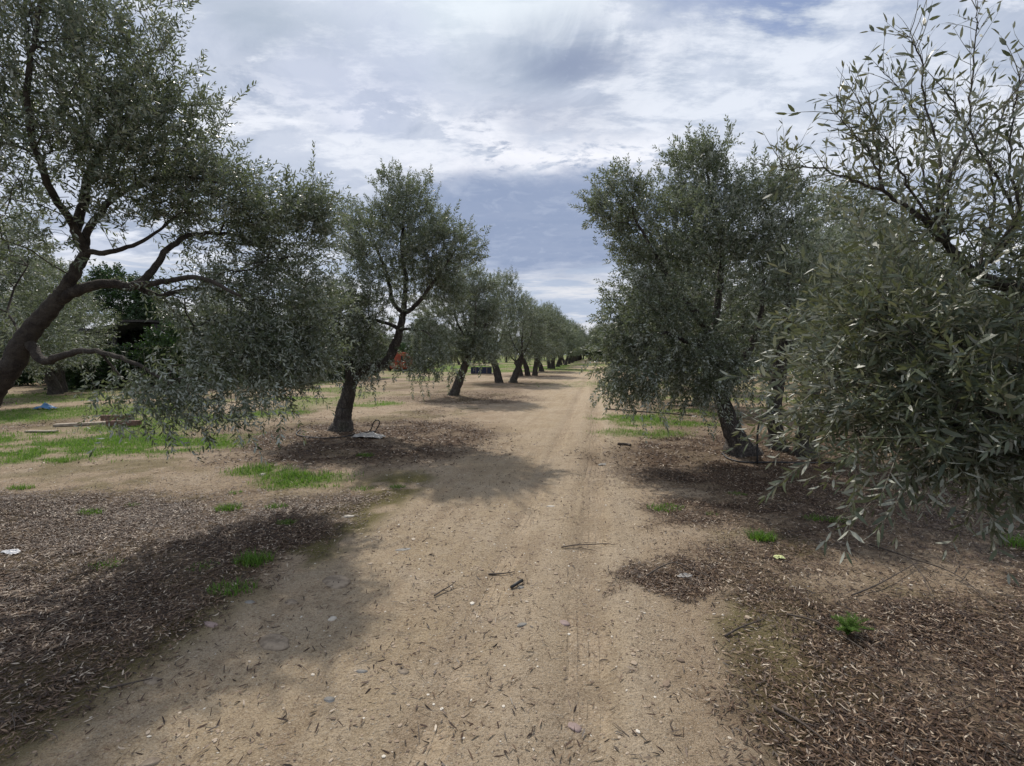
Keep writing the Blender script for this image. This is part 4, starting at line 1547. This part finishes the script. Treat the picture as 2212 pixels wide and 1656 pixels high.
M_BAG = simple('pale_plastic', (0.36, 0.34, 0.31), .35, .15, 10, .1)
M_RAG = simple('blue_plastic', (0.06, 0.16, 0.30), .5, .25, 10, .1)
M_PAPER = simple('yellow_paper', (0.62, 0.66, 0.30), .6, .15, 10, .1)
M_WHITE = simple('white_paper', (0.62, 0.62, 0.62), .6, .1, 10, .1)
crumple('plastic_bag', 797, 948, .30, .16, .07, M_BAG, 'crumpled pale plastic bag lying right of the kinked trunk', 'bag', 3, -.2)
crumple('plastic_rag', 100, 886, .26, .16, .14, M_RAG, 'crumpled blue plastic sheet on the ground at the far left', 'plastic sheet', 4)
crumple('paper_scrap', 1683, 1207, .040, .030, .022, M_PAPER, 'crumpled yellow-green paper scrap on the litter right of the track', 'paper', 5)
crumple('paper_scrap', 24, 1193, .075, .035, .022, M_WHITE, 'folded white paper scrap on the litter by the left edge', 'paper', 6, -.3)
crumple('leaf_husk', 1480, 1245, .05, .022, .016, M_BAG, 'pale grey crumpled husk on the leaf pile right of the track', 'husk', 7, .2)


def hose(pts_, r, label, px=None, name='irrigation_pipe', cat='pipe', m_=None, group=None):
    C_ = catmull(np.array(pts_), 10)
    c0 = C_.mean(0)
    c0[2] = 0
    b_ = Buf()
    b_.tube(C_ - c0, r, 8)
    o_ = b_.make(name, m_ or M_BLACK, None, smooth=True)
    o_.location = c0
    tag(o_, label, cat, group)
    return o_


def gp(px, py, dz=.0):
    g = G(px, py)
    return (g[0], g[1], gh(*g) + dz)


hose([gp(650, 930, .02), gp(640, 940, .02), gp(655, 948, .02), gp(700, 952, .02), gp(745, 949, .02), gp(785, 942, .02), gp(812, 936, .02)], .010,
     'thin black irrigation pipe curving round the foot of the kinked trunk')
hose([gp(797, 938, .01), W(802, 927, gp(797, 938)[1]), W(808, 912, gp(797, 938)[1]), W(816, 908, gp(797, 938)[1]), W(820, 915, gp(797, 938)[1]), W(812, 930, gp(797, 938)[1])], .011,
     'short loop of black hose standing up beside the pale plastic bag', name='hose_loop', cat='hose')
yh = gp(1636, 1004)[1]
hose([gp(1636, 1003, -.02), W(1636, 990, yh), W(1636, 960, yh), W(1637, 930, yh), W(1643, 912, yh), W(1655, 898, yh), W(1672, 893, yh + .1)], .013,
     'upright black irrigation hoop in front of the three-stemmed olive', name='irrigation_hoop', cat='pipe')
hose([gp(1560, 985, .02), gp(1575, 994, .015), gp(1610, 1001, .015), gp(1680, 1004, .015), gp(1750, 1004, .015), gp(1830, 1003, .015)], .012,
     'straight black irrigation pipe on the litter below the three-stemmed olive')
hose([gp(1580, 968, .03), W(1610, 966, 7.6), W(1636, 966, 7.5)], .012, 'short black pipe joining the upright hoop to the three stems')
hose([gp(1530, 868, .03), gp(1480, 869, .03), gp(1446, 874, .03), gp(1450, 881, .03), gp(1500, 882, .03)], .02, 'looped black pipe at the foot of the half hidden olive')
M_STICK = simple('dry_stick', (0.075, 0.058, 0.045), .85, .4, 25, .4)
hose([gp(1308, 887, .02), gp(1340, 888, .03), gp(1400, 893, .02), gp(1450, 896, .02), gp(1500, 900, .02)], .018,
     'long thin pole lying across the litter below the right crown', name='pole', cat='pole', m_=M_STICK)
hose([gp(1334, 962, .02), gp(1355, 963, .02), gp(1362, 965, .02)], .02, 'short dark stick on the right verge of the track', name='stick', cat='stick', m_=M_STICK)


def branch(pts_, r, subs, label, cat='branch', m_=None):
    """fallen branch; subs: list of side twigs"""
    C_ = catmull(np.array([gp(*p_) for p_ in pts_]), 8)
    c0 = C_.mean(0)
    c0[2] = 0
    b_ = Buf()
    rr0 = np.linspace(r, r * .4, len(C_))
    b_.tube(C_ - c0, rr0, 6, lump=.1)
    for s_ in subs:
        c2 = catmull(np.array([gp(*p_) for p_ in s_]), 6)
        b_.tube(c2 - c0, np.linspace(r * .5, r * .2, len(c2)), 5)
    o_ = b_.make('fallen_branch', m_ or M_STICK, None, smooth=True)
    o_.location = c0
    tag(o_, label, cat)
    return o_


branch([(1395, 1246, .01), (1430, 1236, .05), (1460, 1234, .07), (1500, 1243, .04), (1550, 1260, .02)], .006, [[(1460, 1234, .07), (1480, 1250, .02), (1520, 1268, .01)]],
       'curved dark twig arching over the small leaf pile right of the track')
branch([(1566, 1375, .01), (1600, 1360, .02), (1650, 1345, .02)], .007, [[(1600, 1360, .02), (1640, 1358, .01)]], 'forked brown twig at the lower right edge of the track')
branch([(1213, 1186, .01), (1240, 1180, .02), (1275, 1176, .03), (1310, 1175, .02), (1327, 1178, .01)], .0055, [[(1240, 1180, .02), (1262, 1171, .02), (1290, 1173, .03)], [(1250, 1180, .01), (1290, 1187, .01)]],
       'pale brown twig lying across the middle of the track')
branch([(938, 1292, .01), (955, 1283, .015), (972, 1274, .02), (985, 1266, .03)], .006, [[(955, 1283, .015), (975, 1281, .01)]], 'thin slanting twig left of the black stick on the track')
branch([(1055, 1238, .005), (1085, 1238, .012), (1112, 1236, .01)], .007, [[(1070, 1238, .01), (1058, 1231, .02)]], 'small knobbly twig above the black stick on the track')
branch([(238, 1497, .01), (280, 1490, .02), (330, 1478, .02)], .006, [], 'thin dark twig in the shade at the lower left of the track')
branch([(1670, 1530, .01), (1730, 1570, .02), (1800, 1625, .02)], .007, [[(1730, 1570, .02), (1770, 1580, .02)]], 'long straight dark twig at the bottom right of the picture')
branch([(1350, 830, .02), (1375, 838, .10), (1385, 834, .12)], .02, [], 'small far twig standing on the right of the track')
branch([(1700, 1330, .01), (1760, 1350, .03), (1830, 1390, .03), (1900, 1440, .02)], .006, [[(1760, 1350, .03), (1800, 1350, .05)]], 'long curved twig below the feathery green plant')
branch([(1880, 1180, .01), (1960, 1220, .04), (2060, 1260, .04), (2150, 1330, .02)], .007, [[(1960, 1220, .04), (1990, 1260, .05), (2020, 1320, .02)], [(2060, 1260, .04), (2080, 1230, .06)]],
       'long dark branch lying on bare soil by the right edge')
branch([(1840, 1290, .01), (1900, 1270, .03), (1980, 1230, .03)], .006, [], 'straight twig pointing away on bare soil at right')

# black stick / tube piece in the middle of the track
a_, b__ = np.array(gp(1104, 1272, .012)), np.array(gp(1129, 1260, .02))
c0 = (a_ + b__) / 2
bb = Buf()
bb.tube([a_ - c0, (a_ + b__) / 2 - c0 + (0, 0, .002), b__ - c0], [.0095, .0105, .0095], 12)
o = bb.make('plastic_tube', M_BLACK, None, smooth=True)
o.location = c0
tag(o, 'short black plastic tube piece lying in the middle of the track', 'tube')

# ---------------------------------------------- stones
def rock(sx_, sy_, sz_, seed, sub=3):
    import bmesh
    bm = bmesh.new()
    bmesh.ops.create_icosphere(bm, subdivisions=sub, radius=1.0)
    V_ = np.array([v_.co[:] for v_ in bm.verts])
    F_ = np.array([[v_.index for v_ in f_.verts] for f_ in bm.faces])
    bm.free()
    d_ = 1 + .55 * (fbm(V_[:, 0] * 1.2 + seed * 7, V_[:, 1] * 1.2 + V_[:, 2] * 1.7 + 30, 1.0, 3) - .5)
    V_ = V_ * d_[:, None] * (sx_, sy_, sz_)
    V_[:, 2] = np.clip(V_[:, 2], -.35 * sz_, .62 * sz_ + .15 * V_[:, 2])
    return V_, F_


STONES = [(725, 1256, .105, .075, .022, 0, 'wide flat tan stone bedded at the left edge of the track'),
          (590, 1385, .11, .06, .022, 0, 'large flat stone half buried in the shade left of the track'),
          (628, 1303, .045, .028, .020, 0, 'rounded tan stone in the litter beside the track, upper of two'),
          (455, 1352, .050, .022, .018, 3, 'long brownish stone on the litter edge left of the track'),
          (540, 1304, .032, .020, .016, 1, 'small flat grey stone at the litter edge'),
          (718, 1336, .026, .022, .022, 2, 'small white angular stone at the left side of the track'),
          (58, 1242, .038, .020, .018, 0, 'tan stone lying in the litter near the left edge'),
          (40, 1275, .050, .016, .016, 0, 'long pale stone in the litter at the left edge'),
          (870, 1184, .062, .028, .010, 1, 'flat pale grey slab on the left of the track'),
          (322, 1645, .036, .022, .014, 0, 'pale tan stone at the bottom left of the track'),
          (1125, 1270, .022, .014, .014, 1, 'grey pebble touching the black plastic tube'),
          (1128, 1352, .030, .016, .014, 1, 'small dark grey stone below the black plastic tube'),
          (1240, 1558, .032, .022, .012, 3, 'mauve flat stone low in the middle of the track'),
          (1218, 1342, .034, .024, .010, 3, 'pinkish flat stone between the wheel marks'),
          (870, 1450, .03, .02, .012, 0, 'round tan stone in the lower left half of the track'),
          (330, 1475, .045, .025, .018, 0, 'brown stone in the shaded lower left'),
          (712, 1513, .028, .018, .014, 1, 'blue-grey chip of stone low on the left of the track'),
          (1190, 1092, .045, .02, .012, 2, 'pale flat stone far up the middle of the track'),
          (780, 1452, .03, .012, .010, 1, 'thin grey chip of stone in the tree shade on the track'),
          (752, 1115, .06, .03, .02, 2, 'pale stone beside the moss on the left verge'),
          (1500, 900, .07, .05, .03, 2, 'white stone in the grass beside the right crown'),
          (1305, 1000, .10, .05, .012, 1, 'flat grey stone far up the right side of the track'),
          (665, 1005, .06, .04, .05, 0, 'upright tan stone among the weeds in front of the kinked trunk'),
          (568, 1025, .05, .03, .03, 2, 'pale stone beside the weed patch left of the kinked trunk'),
          (470, 905, .07, .05, .05, 0, 'small brick-coloured stone on bare soil left of the kinked trunk')]
for k, (px_, py_, a1, a2, a3, mi, lb) in enumerate(STONES):
    V_, F_ = rock(a1, a2, a3, k + 1)
    g_ = G(px_, py_)
    o = mesh('stone', V_, [F_], [M_STONE, M_STONE_GREY, M_STONE_WHITE, M_STONE_PINK][mi], smooth=True, loc=(g_[0], g_[1], gh(*g_) - a3 * .22))
    o.rotation_euler = (0, 0, (k * 1.3) % 1.2 - .6)
    tag(o, lb, 'stone')


# ---------------------------------------------- scatter: fallen leaves, gravel
def wedge_points(n, y0, y1, rg, k=1.22, power=1.0):
    """points over the ground in front of the camera, denser nearer by 1/y**power per area"""
    t_ = rg.rand(n)
    if power == 1:
        y_ = y0 + (y1 - y0) * t_
    else:
        y_ = y0 * (y1 / y0) ** t_
    x_ = rg.uniform(-1, 1, n) * (y_ * k + .35)
    return x_, y_


def lay(name, x_, y_, L, Wd, mats, label, cat, seed, tilt=.30, lift=.012, detail=True, kind='stuff', rpow=1.0):
    rg = np.random.RandomState(seed)
    n = len(x_)
    z_ = ground_h(x_, y_) + rg.rand(n) * lift + .003
    th = rg.uniform(0, 2 * math.pi, n)
    p_ = rg.normal(0, tilt, n)
    r_ = rg.normal(0, tilt * 1.4, n)
    flip = rg.rand(n) < .45
    r_ = r_ + flip * math.pi
    ct, st = np.cos(th), np.sin(th)
    dx = np.stack([ct * np.cos(p_), st * np.cos(p_), np.sin(p_)], -1)
    sd0 = np.stack([-st, ct, np.zeros(n)], -1)
    up_ = np.cross(dx, sd0)
    sd_ = sd0 * np.cos(r_)[:, None] + up_ * np.sin(r_)[:, None]
    nn = np.cross(dx, sd_)
    tpl, q_, t_ = (leaf6 if detail else leaf4)(1.0, 1.0, 0.0)
    curl = rg.uniform(-.18, .22, n)
    bend = rg.normal(0, .10, n)
    lx = tpl[None, :, 0] * L[:, None] - L[:, None] * .5
    ly = tpl[None, :, 1] * Wd[:, None] + bend[:, None] * L[:, None] * (tpl[None, :, 0] - .5) ** 2 * 2
    lz = np.abs(tpl[None, :, 1]) * Wd[:, None] * .5 - curl[:, None] * L[:, None] * (tpl[None, :, 0] - .5) ** 2 * 2
    V_ = (np.stack([x_, y_, z_], -1)[:, None, :] + lx[..., None] * dx[:, None, :] + ly[..., None] * sd_[:, None, :] + lz[..., None] * nn[:, None, :])
    m_ = V_.shape[1]
    o_ = np.arange(n)[:, None, None] * m_
    fs = [(q_[None] + o_).reshape(-1, 4)]
    c_ = rg.rand(n) ** rpow
    rn = [np.repeat(c_, len(q_))]
    if len(t_):
        fs.append((t_[None] + o_).reshape(-1, 3))
        rn.append(np.repeat(c_, len(t_)))
    ob = mesh(name, V_.reshape(-1, 3), fs, mats, rnd=rn)
    tag(ob, label, cat, kind=kind)
    return ob


rg = np.random.RandomState(77)
x_, y_ = wedge_points(620000, 1.3, 6.2, rg)
dd_ = litter_d(x_, y_) * (1 - .75 * grass_d(x_, y_))
keep = rg.rand(len(x_)) < (dd_ ** 1.2 * .85 * (.45 + .55 * sstep(y_, 1.2, 4)))
x1, y1 = x_[keep], y_[keep]
x_, y_ = wedge_points(260000, 6.2, 19, rg)
dd_ = litter_d(x_, y_) * (1 - .75 * grass_d(x_, y_))
keep = rg.rand(len(x_)) < dd_ ** 1.3 * .55
x2, y2 = x_[keep], y_[keep]
lay('leaf_litter', x1, y1, rg.uniform(.014, .054, len(x1)), rg.uniform(.003, .0078, len(x1)), M_LITTER,
    'carpet of fallen brown and silvery olive leaves close to the camera', 'leaf litter', 1, tilt=.20, lift=.009, rpow=1.25)
lay('leaf_litter', x2, y2, rg.uniform(.04, .075, len(x2)), rg.uniform(.012, .02, len(x2)), M_LITTER,
    'carpet of fallen olive leaves farther off round the tree feet', 'leaf litter', 2, detail=False)
# single leaves strewn over the bare track
n = 17000
x_, y_ = wedge_points(n, 1.3, 9, rg)
u_, v_ = uv(x_, y_)
cl = fbm(x_ + 3, y_, 1.4, 3)
keep = (litter_d(x_, y_) < .5) & (rg.rand(n) < .35 + .8 * sstep(cl, .42, .62))
lay('scattered_leaves', x_[keep], y_[keep], rg.uniform(.012, .055, keep.sum()), rg.uniform(.003, .009, keep.sum()), M_LITTER,
    'single dry olive leaves strewn over the bare sandy track', 'leaf litter', 3, tilt=.35, lift=.008, rpow=1.7)
# short bits of twig in the litter
x_, y_ = wedge_points(16000, 1.3, 8, rg)
keep = rg.rand(len(x_)) < litter_d(x_, y_) * .30 + .012
n = keep.sum()
lay('twig_debris', x_[keep], y_[keep], rg.uniform(.06, .22, n), rg.uniform(.0025, .0045, n), M_STICK,
    'broken bits of dry twig mixed through the leaf litter', 'twigs', 4, tilt=.10, lift=.025)

# gravel
ico_v, ico_f = rock(1, 1, .6, 2, 1)
x_, y_ = wedge_points(110000, 1.3, 9, rg)
pm = (1 - litter_d(x_, y_) * .8)
keep = rg.rand(len(x_)) < pm * (.22 + .5 * sstep(fbm(x_, y_, 1.2, 3), .45, .62))
x_, y_ = x_[keep], y_[keep]
n = len(x_)
s_ = .0022 + .0075 * rg.rand(n) ** 3.5
s_ = np.where(rg.rand(n) < .012, s_ * 2.2, s_)
th = rg.uniform(0, 6.28, n)
sc3 = np.stack([s_ * rg.uniform(.9, 1.6, n), s_ * rg.uniform(.7, 1.1, n), s_ * rg.uniform(.5, .9, n)], -1)
vv = ico_v[None] * sc3[:, None, :]
vx = vv[..., 0] * np.cos(th)[:, None] - vv[..., 1] * np.sin(th)[:, None] + x_[:, None]
vy = vv[..., 0] * np.sin(th)[:, None] + vv[..., 1] * np.cos(th)[:, None] + y_[:, None]
vz = vv[..., 2] + (ground_h(x_, y_) + s_ * .15)[:, None]
V_ = np.stack([vx, vy, vz], -1).reshape(-1, 3)
fs = (ico_f[None] + np.arange(n)[:, None, None] * len(ico_v)).reshape(-1, 3)
o = mesh('gravel', V_, [fs], M_GRAVEL, rnd=[np.repeat(rg.rand(n) ** 1.4, len(ico_f))])
tag(o, 'small pebbles and grit strewn over the sandy track', 'gravel', kind='stuff')


# ---------------------------------------------- grass
def blades(x_, y_, z_, L, Wd, lean, rg):
    n = len(x_)
    th = rg.uniform(0, 2 * math.pi, n)
    ln = np.abs(rg.normal(lean, .25, n))
    dirx, diry = np.cos(th) * ln, np.sin(th) * ln
    sx_, sy_ = -np.sin(th), np.cos(th)
    t_ = np.array([0, 0, .5, .5, 1.0])
    s_ = np.array([-.5, .5, -.38, .38, 0])
    Vx = x_[:, None] + dirx[:, None] * L[:, None] * t_ ** 1.7 + sx_[:, None] * Wd[:, None] * s_
    Vy = y_[:, None] + diry[:, None] * L[:, None] * t_ ** 1.7 + sy_[:, None] * Wd[:, None] * s_
    Vz = z_[:, None] + L[:, None] * (t_ - .28 * ln[:, None] * t_ ** 2.2)
    V_ = np.stack([Vx, Vy, Vz], -1)
    o_ = np.arange(n)[:, None, None] * 5
    return V_.reshape(-1, 3), (np.array([[0, 1, 3, 2]])[None] + o_).reshape(-1, 4), (np.array([[2, 3, 4]])[None] + o_).reshape(-1, 3)


def grass_stuff(name, x_, y_, L, Wd, label, lean=.6, cat='grass'):
    rg_ = np.random.RandomState(len(x_))
    V_, q_, t_ = blades(x_, y_, ground_h(x_, y_) - .003, L, Wd, lean, rg_)
    c_ = rg_.rand(len(x_))
    o_ = mesh(name, V_, [q_, t_], M_GRASS, rnd=[c_, c_])
    tag(o_, label, cat, kind='stuff')


rg = np.random.RandomState(5)
x_, y_ = wedge_points(330000, 2.0, 13, rg)
g_ = grass_d(x_, y_)
keep = rg.rand(len(x_)) < g_ ** 1.1
x_, y_ = x_[keep], y_[keep]
grass_stuff('grass', x_, y_, rg.uniform(.03, .085, len(x_)), rg.uniform(.005, .009, len(x_)), 'low bright green grass and weeds in patches between the trees')
x_, y_ = wedge_points(160000, 13, 70, rg)
g_ = grass_d(x_, y_)
keep = rg.rand(len(x_)) < g_ ** 1.5 * .7
x_, y_ = x_[keep], y_[keep]
grass_stuff('distant_grass', x_, y_, rg.uniform(.04, .11, len(x_)), rg.uniform(.015, .03, len(x_)), 'distant green grass strips under the far rows')

TUFTS = [  # x, y, radius, blade length, count, label
    (45, 1058, .10, .06, 150, 'dark green grass tuft by the left edge on brown litter'),
    (135, 996, .16, .10, 170, 'rounded grass tuft at the front fringe of the left grass'),
    (196, 1111, .08, .055, 110, 'small low grass tuft in the litter, left of the middle tufts'),
    (230, 1222, .09, .04, 80, 'sparse flat tuft in the left litter'),
    (284, 1092, .06, .03, 50, 'tiny weed in the litter right of the small low tuft'),
    (493, 1100, .095, .075, 170, 'bright grass tuft in the litter, leftmost of three in a line'),
    (597, 1098, .08, .05, 120, 'low leafy tuft beside a pale stone, middle of three in a line'),
    (618, 1132, .06, .045, 80, 'dark ragged tuft just below the leafy one'),
    (549, 1216, .10, .085, 220, 'big grass tuft half in tree shade beside the track'),
    (502, 1278, .11, .06, 150, 'dark tuft deep in the tree shade beside the track'),
    (437, 1228, .09, .03, 80, 'flat yellow-green tuft left of the big half-shaded one'),
    (780, 1058, .10, .045, 90, 'lone green tuft on moss near the track edge'),
    (857, 1055, .07, .05, 80, 'last small tuft before the track, at the shade edge'),
    (508, 1065, .06, .04, 50, 'small weed above the bright line of tufts'),
    (790, 985, .10, .06, 110, 'dark tuft in the litter shade of the kinked trunk'),
    (560, 1008, .16, .08, 170, 'thick weed clump left end of the patch before the kinked trunk'),
    (640, 1030, .15, .09, 170, 'tall weed clump right end of the patch before the kinked trunk'),
    (1438, 1098, .13, .045, 220, 'flat bright green clump at the right verge of the track'),
    (1538, 1112, .05, .03, 40, 'tiny green weed right of the flat bright clump'),
    (1593, 1068, .07, .035, 60, 'small shaded weed in the litter before the three stems'),
    (1646, 1167, .075, .085, 210, 'dense upright grass tuft above the yellow scrap'),
    (1762, 1122, .09, .05, 100, 'dim green tuft in the shade under the nearest crown, left of two'),
    (1815, 1128, .08, .05, 80, 'dim green tuft in the shade under the nearest crown, right of two'),
    (2203, 1185, .10, .12, 120, 'dark grass tuft cut by the right edge'),
    (845, 1262, .02, .015, 14, 'tiny weed sprouting on the bare track'),
]
TUFTS.pop()
for k, (px_, py_, r_, L_, n_, lb) in enumerate(TUFTS):
    rg = np.random.RandomState(100 + k)
    g_ = G(px_, py_)
    a_ = rg.uniform(0, 6.28, n_)
    n_ = int(n_ * 1.3)
    a_ = rg.uniform(0, 6.28, n_)
    d_ = r_ * 1.15 * rg.rand(n_) ** .6
    V_, q_, t_ = blades(np.cos(a_) * d_ * 1.2, np.sin(a_) * d_ * .8, np.full(n_, -.004), L_ * rg.uniform(.55, 1.2, n_), rg.uniform(.0035, .0070, n_), .65, rg)
    c_ = np.clip(rg.rand(n_) * .8, 0, 1)
    o = mesh('grass_tuft', V_, [q_, t_], M_GRASS, rnd=[c_, c_], loc=(g_[0], g_[1], gh(*g_)))
    tag(o, lb, 'grass tuft', 'grass tufts in the litter beside the track')

# feathery plant bottom right
rg = np.random.RandomState(55)
g_ = G(1830, 1372)
root = empty('feathery_plant', (g_[0], g_[1], gh(*g_)))
tag(root, 'bright green feathery fennel-like plant at the lower right', 'plant')
bb = Buf()
Vp, Qp, Tp = [], [], []
off = 0
for k in range(22):
    th = rg.uniform(0, 6.28)
    ln = rg.uniform(.2, 1.0)
    L_ = rg.uniform(.06, .12)
    c_ = np.array([[0, 0, 0], [math.cos(th) * ln * L_ * .35, math.sin(th) * ln * L_ * .35, L_ * .5], [math.cos(th) * ln * L_, math.sin(th) * ln * L_, L_ * (.95 - .3 * ln)]])
    c_[:, 0] *= 1.15
    C_ = catmull(c_, 6)
    bb.tube(C_, .0013, 4)
    for i in range(3, len(C_)):
        m_ = 13
        v_, q_, t_ = blades(np.full(m_, C_[i][0]), np.full(m_, C_[i][1]), np.full(m_, C_[i][2]), rg.uniform(.010, .022, m_), rg.uniform(.0012, .0020, m_), 1.3, rg)
        Vp.append(v_)
        Qp.append(q_ + off)
        Tp.append(t_ + off)
        off += len(v_)
bb.make('stem', M_GRASS, root)
nq, ntt = sum(len(q_) for q_ in Qp), sum(len(t_) for t_ in Tp)
c1 = rg.rand(nq) * .5 + .5
mesh('fronds', np.vstack(Vp), [np.vstack(Qp), np.vstack(Tp)], M_GRASS, rnd=[c1, c1], parent=root)
print('scene built')
